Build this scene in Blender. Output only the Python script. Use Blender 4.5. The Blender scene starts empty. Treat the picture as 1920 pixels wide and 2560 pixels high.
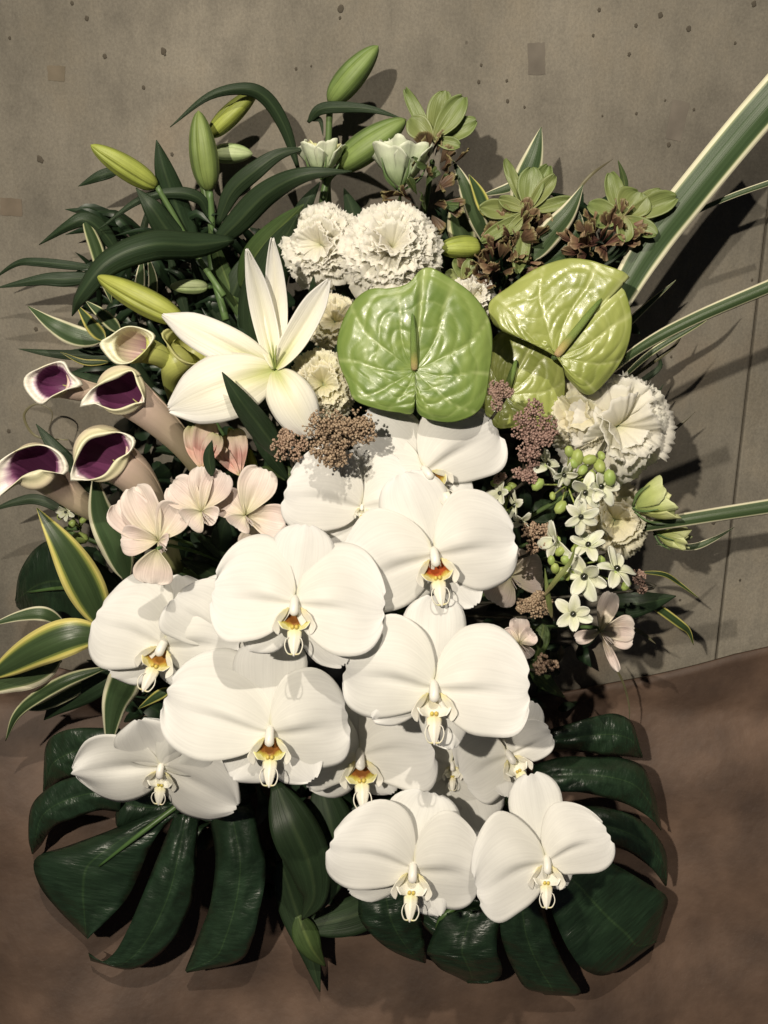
import bpy, math, random
import numpy as np
from mathutils import Matrix, Vector
sc = bpy.context.scene
COL = sc.collection
random.seed(7); RNG = np.random.default_rng(11)
R_ = math.radians
# ---------------------------------------------------------------- camera
FPX = 2745.0; PITCH = R_(20)
CAM = np.array([0.0, -0.85, 0.481])
cam = bpy.data.cameras.new('camera'); cam_o = bpy.data.objects.new('camera', cam); COL.objects.link(cam_o)
cam.sensor_fit = 'VERTICAL'; cam.sensor_height = 24; cam.lens = 24*FPX/2560
cam_o.location = CAM; cam_o.rotation_euler = (math.pi/2-PITCH, 0, 0)
cam.clip_start = 0.01; cam.clip_end = 50
sc.camera = cam_o
# ---------------------------------------------------------------- world and lamps
w = bpy.data.worlds.new('World'); sc.world = w; w.use_nodes = True
w.node_tree.nodes['Background'].inputs[0].default_value = (0.80, 0.84, 1.0, 1)
w.node_tree.nodes['Background'].inputs[1].default_value = 0.032
def lamp(name, loc, target, power, col, rad, ang, blend):
    l = bpy.data.lights.new(name, 'SPOT'); o = bpy.data.objects.new(name, l); COL.objects.link(o)
    l.energy = power; l.color = col; l.shadow_soft_size = rad; l.spot_size = R_(ang); l.spot_blend = blend
    o.location = loc; d = Vector(target)-Vector(loc); o.rotation_euler = d.to_track_quat('-Z', 'Y').to_euler()
lamp('ceiling_spot', (-0.55, -1.65, 1.12), (0.05, -0.12, 0.20), 130, (1, 0.90, 0.75), 0.020, 50, 1.0)
lamp('second_ceiling_spot', (0.06, -1.25, 1.72), (0.05, -0.12, 0.16), 76, (1, 0.90, 0.76), 0.014, 60, 1.0)
sc.view_settings.view_transform = 'Standard'; sc.view_settings.look = 'None'
sc.view_settings.exposure = 0; sc.view_settings.gamma = 1
# ---------------------------------------------------------------- picture geometry helpers
Rv = np.array([1.0, 0, 0]); Fv = np.array([0, math.cos(PITCH), -math.sin(PITCH)]); Uv = np.array([0, math.sin(PITCH), math.cos(PITCH)])
KS = 0.42            # slope of the hanging cloth: y = KS*z
def ray(px, py): return Fv + (px-960)/FPX*Rv - (py-1280)/FPX*Uv
def bg(px, py):
    d = ray(px, py); t = -CAM[1]/d[1]
    t2 = -(CAM[1]-KS*CAM[2])/(d[1]-KS*d[2])
    return min(t, t2)
def P(px, py, h): return CAM + (bg(px, py)-h)*ray(px, py)
def cr(pts, n):
    p = np.array(pts, float); p = np.vstack([2*p[0]-p[1], p, 2*p[-1]-p[-2]]); out = []
    m = len(p)-3
    for i in range(n):
        t = i/(n-1)*m; k = min(int(t), m-1); t -= k
        a, b, c, d = p[k:k+4]
        out.append(0.5*((2*b)+(c-a)*t+(2*a-5*b+4*c-d)*t*t+(3*b-a-3*c+d)*t**3))
    return np.array(out)
def ss(a, b, x):
    t = np.clip((x-a)/(b-a), 0, 1); return t*t*(3-2*t)
# ---------------------------------------------------------------- object helpers
def new_mesh(name, V, F, mats, mi=None, uv=None, smooth=True):
    me = bpy.data.meshes.new(name); me.from_pydata([tuple(map(float, v)) for v in V], [], F)
    for m in (mats if isinstance(mats, (list, tuple)) else [mats]): me.materials.append(m)
    if mi is not None: me.polygons.foreach_set('material_index', mi)
    if uv is not None:
        l = me.uv_layers.new(name='UVMap'); idx = np.empty(len(me.loops), int); me.loops.foreach_get('vertex_index', idx)
        l.data.foreach_set('uv', np.asarray(uv, float)[idx].ravel())
    if smooth: me.polygons.foreach_set('use_smooth', [True]*len(me.polygons))
    me.update(); return me
def obj(name, me, parent=None, kind=None, label=None):
    o = bpy.data.objects.new(name, me); COL.objects.link(o)
    if parent is not None: o.parent = parent
    if kind: o['kind'] = kind
    if label: o['label'] = label
    return o
def tag(o, label, cat, group=None):
    o['label'] = label; o['category'] = cat
    if group: o['group'] = group
    return o
def thing(name, label, cat, group, cx, cy, h, yaw=0, pitch=0, roll=0):
    """Empty at (cx,cy) in the photo, h metres in front of the backdrop; local unit = 1 photo pixel at that depth, z to the camera"""
    o = bpy.data.objects.new(name, None); COL.objects.link(o); o.empty_display_size = 20
    s = (bg(cx, cy)-h)/FPX
    B = Matrix(np.column_stack([Rv, Uv, -Fv]).tolist()).to_4x4()
    E = Matrix.Rotation(R_(yaw), 4, 'Y') @ Matrix.Rotation(R_(pitch), 4, 'X') @ Matrix.Rotation(R_(roll), 4, 'Z')
    o.matrix_world = Matrix.Translation(P(cx, cy, h)) @ B @ E @ Matrix.Scale(s, 4)
    return tag(o, label, cat, group)
def grid_data(X, thick, wrap=False):
    """X: (nv,nu,3) points -> closed shell with front and back"""
    nv, nu, _ = X.shape
    du = np.gradient(X, axis=1); dv = np.gradient(X, axis=0)
    N = np.cross(du, dv); N /= (np.linalg.norm(N, axis=2, keepdims=True)+1e-12)
    u = np.linspace(0, 1, nu); v = np.linspace(0, 1, nv); UV = np.stack(np.meshgrid(u, v), -1).reshape(-1, 2)
    A = (X+N*thick/2).reshape(-1, 3); Bk = (X-N*thick/2).reshape(-1, 3); n = nu*nv
    F = []; mi = []
    for j in range(nv-1):
        for i in range(nu-1):
            a = j*nu+i; F.append((a, a+1, a+nu+1, a+nu)); mi.append(0)
            F.append((n+a, n+a+nu, n+a+nu+1, n+a+1)); mi.append(1)
    for i in range(nu-1):
        F.append((i, n+i, n+i+1, i+1)); mi.append(0); b = (nv-1)*nu+i; F.append((b, b+1, n+b+1, n+b)); mi.append(0)
    for j in range(nv-1):
        a = j*nu; F.append((a, a+nu, n+a+nu, n+a)); mi.append(0); b = a+nu-1; F.append((b, n+b, n+b+nu, b+nu)); mi.append(0)
    return np.vstack([A, Bk]), F, mi, np.vstack([UV, UV])
def sheet(name, X, thick, mats, parent=None, kind=None, label=None):
    V, F, mi, uv = grid_data(X, thick)
    if not isinstance(mats, (list, tuple)): mats = [mats, mats]
    return obj(name, new_mesh(name, V, F, mats, mi, uv), parent, kind, label)
def tube_data(pts, rad, seg=8):
    p = np.array(pts, float); n = len(p); r = np.broadcast_to(np.array(rad, float), (n,)) if np.ndim(rad) else np.full(n, float(rad))
    T = np.gradient(p, axis=0); T /= np.linalg.norm(T, axis=1, keepdims=True)+1e-12
    ref = np.array([0.31, 0.21, 0.93]); V = []; UV = []
    for i in range(n):
        a = np.cross(T[i], ref); a /= np.linalg.norm(a)+1e-9; b = np.cross(T[i], a)
        for k in range(seg):
            an = 2*math.pi*k/seg; V.append(p[i]+r[i]*(a*math.cos(an)+b*math.sin(an))); UV.append((k/seg, i/(n-1)))
    F = [(i*seg+k, i*seg+(k+1) % seg, (i+1)*seg+(k+1) % seg, (i+1)*seg+k) for i in range(n-1) for k in range(seg)]
    F.append(tuple(range(seg))[::-1]); F.append(tuple((n-1)*seg+k for k in range(seg)))
    return V, F, UV
def tube(name, pts, rad, m, parent=None, seg=8, n=None, kind=None):
    q = cr(pts, n) if n else np.array(pts, float)
    if np.ndim(rad): rad = np.interp(np.linspace(0, 1, len(q)), np.linspace(0, 1, len(rad)), rad)
    V, F, UV = tube_data(q, rad, seg); return obj(name, new_mesh(name, V, F, m, uv=UV), parent, kind)
class Join:
    def __init__(s): s.V = []; s.F = []; s.U = []; s.mi = []; s.n = 0
    def add(s, V, F, U, mi=0):
        s.V.append(np.asarray(V, float)); s.U.append(np.asarray(U, float)); s.F += [tuple(i+s.n for i in f) for f in F]
        s.mi += (list(mi) if np.ndim(mi) else [mi]*len(F)); s.n += len(V)
    def build(s, name, mats, parent=None, kind=None, label=None):
        return obj(name, new_mesh(name, np.vstack(s.V), s.F, mats, s.mi, np.vstack(s.U)), parent, kind, label)
_SPH = {}
def ball_data(c, r, seg=8, rings=6, jit=0):
    if (seg, rings) not in _SPH:
        V = [(0, 0, 1)]; U = [(0, 0)]
        for j in range(1, rings):
            for k in range(seg):
                a = math.pi*j/rings; b = 2*math.pi*k/seg
                V.append((math.sin(a)*math.cos(b), math.sin(a)*math.sin(b), math.cos(a))); U.append((k/seg, j/rings))
        V.append((0, 0, -1)); U.append((0, 1)); F = []
        for k in range(seg):
            F.append((0, 1+k, 1+(k+1) % seg)); e = len(V)-1; b = 1+(rings-2)*seg; F.append((e, b+(k+1) % seg, b+k))
            for j in range(rings-2):
                a = 1+j*seg; F.append((a+k, a+seg+k, a+seg+(k+1) % seg, a+(k+1) % seg))
        _SPH[(seg, rings)] = (np.array(V), F, U)
    V, F, U = _SPH[(seg, rings)]
    return V*np.array(r)+np.array(c), F, U
# ---------------------------------------------------------------- materials
def mat(name, ramp, src='v', rough=0.5, transl=0.0, stri=None, warp=0.06, var=0.12, spec=0.5, bump=0.0, bscale=30, coat=0, interp='LINEAR', sss=0, varscale=4, tint=None, svar=0.0):
    m = bpy.data.materials.new(name); m.use_nodes = True; nt = m.node_tree; N = nt.nodes; L = nt.links.new
    b = N['Principled BSDF']; out = N['Material Output']
    b.inputs['Roughness'].default_value = rough; b.inputs['Specular IOR Level'].default_value = spec
    b.inputs['Coat Weight'].default_value = coat; b.inputs['Coat Roughness'].default_value = 0.12
    if sss:
        b.inputs['Subsurface Weight'].default_value = sss; b.inputs['Subsurface Scale'].default_value = 0.004
        b.inputs['Subsurface Radius'].default_value = (1, 0.8, 0.6)
    tc = N.new('ShaderNodeTexCoord'); uv = tc.outputs['Object'] if src == 'obj' else tc.outputs['UV']
    sep = N.new('ShaderNodeSeparateXYZ'); L(uv, sep.inputs[0])
    nz = N.new('ShaderNodeTexNoise'); nz.inputs['Scale'].default_value = varscale; nz.inputs['Detail'].default_value = 6; L(uv, nz.inputs['Vector'])
    def mth(op, a, c=None):
        n = N.new('ShaderNodeMath'); n.operation = op
        for i, x in enumerate((a, c)):
            if x is None: continue
            if isinstance(x, (int, float)): n.inputs[i].default_value = x
            else: L(x, n.inputs[i])
        return n.outputs[0]
    if src == 'v': fac = sep.outputs[1]
    elif src == 'edge': fac = mth('ABSOLUTE', mth('SUBTRACT', mth('MULTIPLY', sep.outputs[0], 2.0), 1.0))
    elif src == 'rib':                       # lily / orchid petal: v with a midrib
        e = mth('ABSOLUTE', mth('SUBTRACT', mth('MULTIPLY', sep.outputs[0], 2.0), 1.0)); fac = mth('ADD', sep.outputs[1], mth('MULTIPLY', e, 0.35))
    elif src == 'theta': fac = mth('ABSOLUTE', mth('SINE', mth('MULTIPLY', sep.outputs[0], 3*math.pi)))
    else: fac = nz.outputs[0]
    nf = nz.outputs[0]
    if stri:
        mp = N.new('ShaderNodeMapping'); mp.inputs['Scale'].default_value = (stri[0], stri[1], 1); L(uv, mp.inputs[0])
        ns = N.new('ShaderNodeTexNoise'); ns.inputs['Scale'].default_value = 1; ns.inputs['Detail'].default_value = 4; L(mp.outputs[0], ns.inputs['Vector']); nf = ns.outputs[0]
    if warp and src not in ('noise', 'obj'): fac = mth('ADD', fac, mth('MULTIPLY', mth('SUBTRACT', nf, 0.5), warp*2))
    cr_ = N.new('ShaderNodeValToRGB'); cr_.color_ramp.interpolation = interp; el = cr_.color_ramp.elements
    for i, (p, c) in enumerate(ramp):
        e = el[i] if i < 2 else el.new(p)
        e.position = p; e.color = (*c, 1)
    L(fac, cr_.inputs[0])
    hsv = N.new('ShaderNodeHueSaturation'); L(cr_.outputs[0], hsv.inputs['Color'])
    L(mth('ADD', mth('MULTIPLY', mth('SUBTRACT', nz.outputs[0], 0.5), var*4), 1.0), hsv.inputs['Value'])
    if stri and svar: L(mth('ADD', mth('ADD', mth('MULTIPLY', mth('SUBTRACT', nz.outputs[0], 0.5), var*4), 1.0), mth('MULTIPLY', mth('SUBTRACT', nf, 0.5), svar*2)), hsv.inputs['Value'])
    oi = N.new('ShaderNodeObjectInfo'); L(mth('ADD', mth('MULTIPLY', oi.outputs['Random'], 0.02), 0.49), hsv.inputs['Hue'])
    colr = hsv.outputs[0]; L(colr, b.inputs['Base Color'])
    if stri or bump:
        bp = N.new('ShaderNodeBump')
        if stri: bp.inputs['Strength'].default_value = stri[2]; bp.inputs['Distance'].default_value = stri[3] if len(stri) > 3 else 0.001; L(nf, bp.inputs['Height'])
        else:
            n2 = N.new('ShaderNodeTexNoise'); n2.inputs['Scale'].default_value = bscale; n2.inputs['Detail'].default_value = 5; L(uv, n2.inputs['Vector'])
            bp.inputs['Strength'].default_value = bump; bp.inputs['Distance'].default_value = 0.001; L(n2.outputs[0], bp.inputs['Height'])
        L(bp.outputs[0], b.inputs['Normal'])
    if transl:
        t = N.new('ShaderNodeBsdfTranslucent'); L(colr, t.inputs[0]); mx = N.new('ShaderNodeMixShader'); mx.inputs[0].default_value = transl
        L(b.outputs[0], mx.inputs[1]); L(t.outputs[0], mx.inputs[2]); L(mx.outputs[0], out.inputs[0])
    return m
WHT = mat('orchid_petal', [(0, (.80, .78, .58)), (.14, (.86, .85, .79)), (1, (.87, .87, .86))], rough=.5, transl=.30, stri=(46, 2.0, .22, .0005), warp=.02, var=.035, spec=.2, svar=.10)
WSH = mat('orchid_column', [(0, (.88, .86, .78)), (1, (.88, .86, .80))], rough=.35, var=.02, transl=.1)
def lipm(name, c): return mat(name, [(0, c), (.74, c), (.84, tuple(.5*x+.5*y for x, y in zip(c, (.60, .50, .08)))), (.94, (.60, .52, .12)), (1, (.78, .73, .36))], src='rib', rough=.4, var=.14, warp=.16, stri=(9, 4, .1), transl=.1)
LIP = {'orange': lipm('lip_orange', (.40, .085, .015)), 'brown': lipm('lip_brown', (.26, .085, .018)), 'gold': lipm('lip_gold', (.36, .17, .025)), 'white': mat('lip_pale', [(0, (.60, .54, .22)), (.35, (.78, .74, .50)), (.7, (.84, .82, .70)), (1, (.86, .85, .76))], src='rib', rough=.4, var=.08, warp=.16, stri=(9, 4, .1), transl=.1)}
CALLUS = mat('callus_yellow', [(0, (.62, .48, .10)), (1, (.62, .48, .10))], rough=.4)
LIPW = mat('lip_white', [(0, (.87, .80, .42)), (.3, (.88, .85, .72)), (1, (.9, .88, .82))], rough=.4, var=.04, transl=.15)
LILYM = mat('lily_petal', [(0, (.34, .42, .08)), (.26, (.60, .61, .26)), (.50, (.83, .80, .64)), (1, (.88, .87, .83))], src='rib', rough=.45, transl=.2, stri=(26, 1.2, .35, .001), warp=.06, var=.05, svar=.16)
CARN = mat('carnation_petal', [(0, (.82, .81, .58)), (.4, (.92, .90, .79)), (1, (.94, .925, .86))], rough=.6, transl=.48, stri=(30, 2, .2), var=.03, spec=.2)
CARC = mat('carnation_cream', [(0, (.72, .72, .40)), (.5, (.88, .84, .62)), (1, (.92, .89, .74))], rough=.6, transl=.48, stri=(30, 2, .2), var=.03, spec=.2)
MINT = mat('lisianthus_mint', [(0, (.34, .46, .20)), (.5, (.55, .64, .42)), (1, (.74, .78, .62))], rough=.5, transl=.2, stri=(18, 1.5, .4), var=.12)
YELL = mat('lisianthus_yellow', [(0, (.40, .46, .12)), (.5, (.66, .66, .26)), (1, (.76, .76, .42))], rough=.5, transl=.2, stri=(18, 1.5, .4), var=.12)
LIME = mat('lisianthus_bud', [(0, (.36, .44, .14)), (.6, (.50, .56, .20)), (1, (.62, .66, .34))], rough=.5, transl=.15, stri=(22, 1.5, .4), var=.12)
LEAF = mat('lily_leaf', [(0, (.045, .070, .030)), (.12, (.025, .045, .020)), (1, (.021, .038, .017))], src='edge', rough=.46, stri=(26, .7, .5, .0008), warp=.02, var=.2, transl=.05, spec=.35, svar=.5)
LEAFM = mat('mid_leaf', [(0, (.12, .16, .05)), (.15, (.065, .10, .032)), (1, (.055, .09, .028))], src='edge', rough=.46, stri=(26, .7, .5, .0008), warp=.02, var=.2, transl=.1, spec=.35, svar=.5)
VARI = mat('variegated_leaf', [(0, (.05, .082, .032)), (.55, (.042, .072, .028)), (.68, (.17, .23, .09)), (.76, (.58, .58, .34)), (1, (.66, .64, .42))], src='edge', rough=.36, stri=(20, .5, .35, .0008), warp=.2, var=.12, transl=.08, svar=.4, spec=.4)
VARW = mat('cream_edged_leaf', [(0, (.06, .095, .04)), (.66, (.05, .085, .034)), (.74, (.24, .28, .13)), (.8, (.70, .67, .48)), (1, (.74, .70, .52))], src='edge', rough=.4, stri=(30, .4, .35, .0008), warp=.07, var=.12, transl=.08, svar=.4, spec=.4)
VARY = mat('yellow_edged_leaf', [(0, (.05, .082, .032)), (.50, (.042, .072, .028)), (.66, (.20, .24, .06)), (.78, (.58, .52, .14)), (1, (.68, .60, .22))], src='edge', rough=.36, stri=(20, .5, .35, .0008), warp=.14, var=.12, transl=.08, svar=.4, spec=.4)
MONS = mat('monstera_leaf', [(0, (.032, .062, .024)), (.04, (.016, .035, .016)), (1, (.012, .028, .013))], src='edge', rough=.38, stri=(4, 26, .7, .0020), warp=.01, var=.3, spec=.7, coat=.10, svar=.5)
RIB = mat('monstera_rib', [(0, (.10, .17, .05)), (1, (.05, .10, .03))], rough=.4)
def anthmat(name, c0, c1, cv, rough, coat):
    m = mat(name, [(.3, c0), (.7, c1)], src='noise', rough=rough, var=.10, spec=.55, coat=coat, transl=.05, varscale=5, bump=.12, bscale=160)
    nt = m.node_tree; N = nt.nodes; L = nt.links.new; b = N['Principled BSDF']; src_ = b.inputs['Base Color'].links[0].from_socket
    at = N.new('ShaderNodeAttribute'); at.attribute_name = 'vein'; mx = N.new('ShaderNodeMix'); mx.data_type = 'RGBA'
    L(at.outputs['Fac'], mx.inputs[0]); L(src_, mx.inputs[6]); mx.inputs[7].default_value = (*cv, 1); L(mx.outputs[2], b.inputs['Base Color']); return m
ANTH = anthmat('anthurium_spathe', (.135, .205, .042), (.235, .300, .080), (.40, .47, .20), .33, .08)
ANTL = anthmat('anthurium_lime', (.250, .300, .066), (.345, .385, .115), (.54, .57, .27), .28, .18)
SPAD = mat('spadix', [(0, (.60, .42, .22)), (.22, (.46, .40, .13)), (.42, (.20, .27, .06)), (1, (.15, .24, .05))], rough=.5, var=.12, bump=.8, bscale=60)
CALO = mat('calla_outside', [(0, (.26, .28, .10)), (.2, (.50, .42, .28)), (.45, (.66, .50, .42)), (.66, (.70, .58, .44)), (.85, (.76, .72, .46)), (1, (.84, .82, .62))], rough=.4, var=.08, stri=(26, 1, .3), warp=.05, transl=.12)
CALY = mat('calla_yellow_outside', [(0, (.30, .36, .08)), (.5, (.48, .48, .14)), (1, (.66, .64, .30))], rough=.4, var=.08, stri=(26, 1, .3), warp=.05, transl=.12)
CALI = mat('calla_inside', [(0, (.07, .02, .05)), (.55, (.15, .04, .11)), (.65, (.27, .10, .21)), (.73, (.54, .38, .46)), (.81, (.83, .78, .70)), (1, (.86, .84, .70))], rough=.35, var=.08, stri=(40, 1, .4), warp=.07, transl=.08, svar=.4)
CALC = mat('calla_cream_inside', [(0, (.16, .05, .12)), (.40, (.30, .12, .20)), (.52, (.58, .44, .36)), (.64, (.78, .74, .50)), (1, (.84, .83, .64))], rough=.35, var=.08, stri=(40, 1, .4), warp=.07, transl=.08, svar=.3)
PINK = mat('alstroemeria_pink', [(0, (.46, .46, .20)), (.25, (.74, .68, .50)), (.6, (.78, .66, .60)), (1, (.83, .77, .72))], rough=.5, transl=.22, stri=(26, 1.2, .5), warp=.10, var=.10, svar=.3)
PNKD = mat('alstroemeria_bud', [(0, (.36, .40, .12)), (.25, (.72, .50, .40)), (.45, (.62, .34, .28)), (.6, (.74, .56, .46)), (.88, (.62, .58, .36)), (1, (.42, .46, .18))], rough=.5, transl=.2, stri=(16, 1.2, .4), warp=.1, var=.14)
BUD = mat('lily_bud', [(0, (.085, .13, .04)), (.35, (.13, .19, .055)), (1, (.19, .26, .075))], src='theta', rough=.5, var=.18, stri=(40, 1, .5), warp=.08, svar=.35, spec=.35)
BUDY = mat('lily_bud_yellow', [(0, (.15, .17, .035)), (.35, (.26, .30, .055)), (1, (.34, .38, .08))], src='theta', rough=.48, var=.18, stri=(40, 1, .5), warp=.08, svar=.35, spec=.35)
BUDP = mat('lily_bud_pale', [(0, (.22, .30, .12)), (.35, (.34, .44, .20)), (1, (.44, .52, .28))], src='theta', rough=.5, var=.18, stri=(40, 1, .5), warp=.08, svar=.35, spec=.35)
STEM = mat('stem', [(0, (.09, .15, .05)), (1, (.11, .18, .06))], rough=.45, var=.15)
STEMD = mat('dark_stem', [(0, (.035, .03, .02)), (1, (.05, .045, .03))], rough=.6, var=.15)
BEAD = mat('bead_brown', [(0, (.19, .125, .08)), (.45, (.29, .20, .135)), (.7, (.42, .32, .22)), (1, (.52, .43, .30))], src='noise', rough=.55, varscale=60, var=.05)
BEADR = mat('bead_mauve', [(0, (.17, .10, .075)), (.45, (.27, .175, .14)), (.7, (.38, .27, .21)), (1, (.48, .38, .29))], src='noise', rough=.55, varscale=60, var=.05)
BEADH = mat('bead_twigs', [(0, (.09, .06, .04)), (1, (.12, .08, .05))], rough=.7)
STAR = mat('star_petal', [(0, (.44, .52, .20)), (.35, (.74, .77, .52)), (1, (.84, .85, .74))], src='rib', rough=.45, transl=.22, stri=(14, 1, .4), var=.05)
OVARY = mat('ovary', [(0, (.012, .014, .008)), (1, (.03, .035, .015))], rough=.22, coat=.4)
GRN = mat('green_bud', [(0, (.30, .40, .10)), (.7, (.46, .54, .18)), (1, (.66, .70, .42))], rough=.45, var=.12, transl=.1)
CURG = mat('curcuma_bract', [(0, (.36, .31, .16)), (.3, (.24, .28, .095)), (1, (.17, .225, .07))], rough=.42, transl=.16, stri=(18, 1.4, .4), var=.16, warp=.1)
CURB = mat('curcuma_brown', [(0, (.05, .032, .018)), (.55, (.095, .056, .034)), (.85, (.16, .10, .055)), (1, (.24, .21, .09))], rough=.5, transl=.12, stri=(16, 1.4, .4), var=.25, warp=.1)
CURR = mat('curcuma_red', [(0, (.08, .03, .024)), (.55, (.16, .075, .055)), (1, (.28, .20, .11))], rough=.5, transl=.12, stri=(16, 1.4, .4), var=.25, warp=.1)
DARKF = mat('filler_leaf', [(0, (.030, .060, .022)), (.1, (.018, .036, .016)), (1, (.014, .03, .014))], src='edge', rough=.45, var=.2, warp=.02)
GRASS = mat('bear_grass', [(0, (.16, .15, .07)), (1, (.09, .08, .05))], rough=.5, var=.15)
POT = mat('pot_dark', [(0, (.02, .02, .02)), (1, (.03, .03, .03))], src='noise', rough=.5)
# concrete
def concrete():
    m = bpy.data.materials.new('concrete'); m.use_nodes = True; nt = m.node_tree; N = nt.nodes; L = nt.links.new; b = N['Principled BSDF']
    b.inputs['Roughness'].default_value = .82; b.inputs['Specular IOR Level'].default_value = .25
    tc = N.new('ShaderNodeTexCoord'); ge = N.new('ShaderNodeNewGeometry')
    def noise(sx, sy, sz, det=6, rough=.6):
        mp = N.new('ShaderNodeMapping'); mp.inputs['Scale'].default_value = (sx, sy, sz); L(ge.outputs['Position'], mp.inputs[0])
        n = N.new('ShaderNodeTexNoise'); n.inputs['Scale'].default_value = 1; n.inputs['Detail'].default_value = det; n.inputs['Roughness'].default_value = rough; L(mp.outputs[0], n.inputs['Vector']); return n.outputs[0]
    def ramp(f, pts):
        r = N.new('ShaderNodeValToRGB'); e = r.color_ramp.elements
        for i, (p, c) in enumerate(pts):
            q = e[i] if i < 2 else e.new(p); q.position = p; q.color = (*c, 1)
        L(f, r.inputs[0]); return r.outputs[0]
    def mix(t, a, c, f):
        x = N.new('ShaderNodeMix'); x.data_type = 'RGBA'; x.blend_type = t
        x.inputs[0].default_value = f if isinstance(f, float) else 1
        if not isinstance(f, float): L(f, x.inputs[0])
        L(a, x.inputs[6])
        if isinstance(c, tuple): x.inputs[7].default_value = (*c, 1)
        else: L(c, x.inputs[7])
        return x.outputs[2]
    base = ramp(noise(5, 5, 4, 5, .6), [(.32, (.145, .132, .106)), (.5, (.200, .182, .148)), (.66, (.254, .231, .188))])
    c = mix('MULTIPLY', base, ramp(noise(14, 14, 10, 7, .7), [(.34, (.72, .72, .73)), (.5, (1, 1, 1)), (.68, (1.14, 1.1, 1.04))]), .9)
    c = mix('MULTIPLY', c, ramp(noise(120, 120, 25, 5, .7), [(.35, (.80, .80, .80)), (.55, (1, 1, 1))]), .35)
    c = mix('MIX', c, (.235, .17, .11), ramp(noise(9, 9, 9, 3, .5), [(.60, (0, 0, 0)), (.80, (.5, .5, .5))]))
    grain = noise(520, 520, 420, 4, .8)
    c = mix('MULTIPLY', c, ramp(grain, [(.3, (.74, .74, .74)), (.7, (1.16, 1.16, 1.16))]), .9)
    pit = ramp(noise(75, 75, 48, 2, .4), [(.77, (0, 0, 0)), (.82, (1, 1, 1))])
    c = mix('MIX', c, (.055, .045, .035), pit)
    L(c, b.inputs['Base Color'])
    bp = N.new('ShaderNodeBump'); bp.inputs['Strength'].default_value = .5; bp.inputs['Distance'].default_value = .0012
    ad = N.new('ShaderNodeMath'); ad.operation = 'ADD'; L(noise(60, 60, 40, 8, .75), ad.inputs[0]); sb = N.new('ShaderNodeMath'); sb.operation = 'MULTIPLY'; sb.inputs[1].default_value = -1.2
    L(pit, sb.inputs[0]); L(sb.outputs[0], ad.inputs[1]); L(ad.outputs[0], bp.inputs['Height']); L(bp.outputs[0], b.inputs['Normal']); return m
CONC = concrete()
PITM = mat('pit_dark', [(0, (.055, .047, .036)), (1, (.10, .082, .06))], src='noise', rough=.9)
PATCH = mat('patch', [(0.3, (.13, .114, .092)), (.7, (.165, .146, .118))], src='obj', rough=.85, var=.1, varscale=60)
PATCHT = mat('patch_tan', [(0.3, (.13, .108, .075)), (.7, (.165, .136, .098))], src='obj', rough=.85, var=.1, varscale=60)
CLOTH = mat('brown_cloth', [(.30, (.060, .036, .027)), (.5, (.093, .056, .041)), (.7, (.135, .082, .060))], src='obj', rough=.62, var=.10, varscale=18, bump=.7, bscale=120, spec=.35)

# ================================================================ SETTING
XJ = (1845-960)/FPX*bg(1845, 1180)     # vertical joint between two concrete panels
def box(name, x0, x1, y0, y1, z0, z1, m, parent=None, bev=0.0015, kind=None):
    V = [(x, y, z) for x in (x0, x1) for y in (y0, y1) for z in (z0, z1)]
    F = [(0, 1, 3, 2), (4, 6, 7, 5), (0, 4, 5, 1), (2, 3, 7, 6), (0, 2, 6, 4), (1, 5, 7, 3)]
    o = obj(name, new_mesh(name, V, F, m, smooth=False), parent, kind)
    if bev:
        b = o.modifiers.new('bevel', 'BEVEL'); b.width = bev; b.segments = 2
    return o
wall = bpy.data.objects.new('concrete_wall', None); COL.objects.link(wall)
tag(wall, 'bare grey-brown cast concrete wall with a vertical joint behind the flowers', 'wall')
box('concrete_panel', -1.6, XJ-0.0009, 0, 0.1, -0.75, 1.4, CONC, wall)
box('concrete_panel', XJ+0.0009, 1.8, 0.0006, 0.1, -0.75, 1.4, CONC, wall)
box('joint_backing', XJ-0.004, XJ+0.004, 0.004, 0.09, -0.75, 1.4, PITM, wall, 0)
def wp(px, py): p = P(px, py, 0); return p[0], p[2]
for quad, m in (([(118, 163), (163, 166), (162, 205), (120, 200)], PATCHT), ([(0, 494), (54, 497), (56, 540), (0, 538)], PATCHT),
                ([(1319, 108), (1361, 106), (1363, 186), (1320, 188)], PATCH), ([(1682, 248), (1724, 256), (1702, 354), (1664, 346)], PATCH)):
    pts = []
    for i in range(4):
        a = np.array(quad[i]); b2 = np.array(quad[(i+1) % 4])
        for t in np.linspace(0, 1, 7)[:-1]: pts.append(a+(b2-a)*t+RNG.normal(0, .8, 2))
    W = [wp(*p) for p in pts]; n = len(W)
    V = [(x, -0.00025, z) for x, z in W]+[(x, 0.0003, z) for x, z in W]
    F = [tuple(range(n))]+[(i, n+i, n+(i+1) % n, (i+1) % n) for i in range(n)]
    obj('repair_patch', new_mesh('repair_patch', V, F, m, smooth=False), wall)
J = Join()
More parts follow.
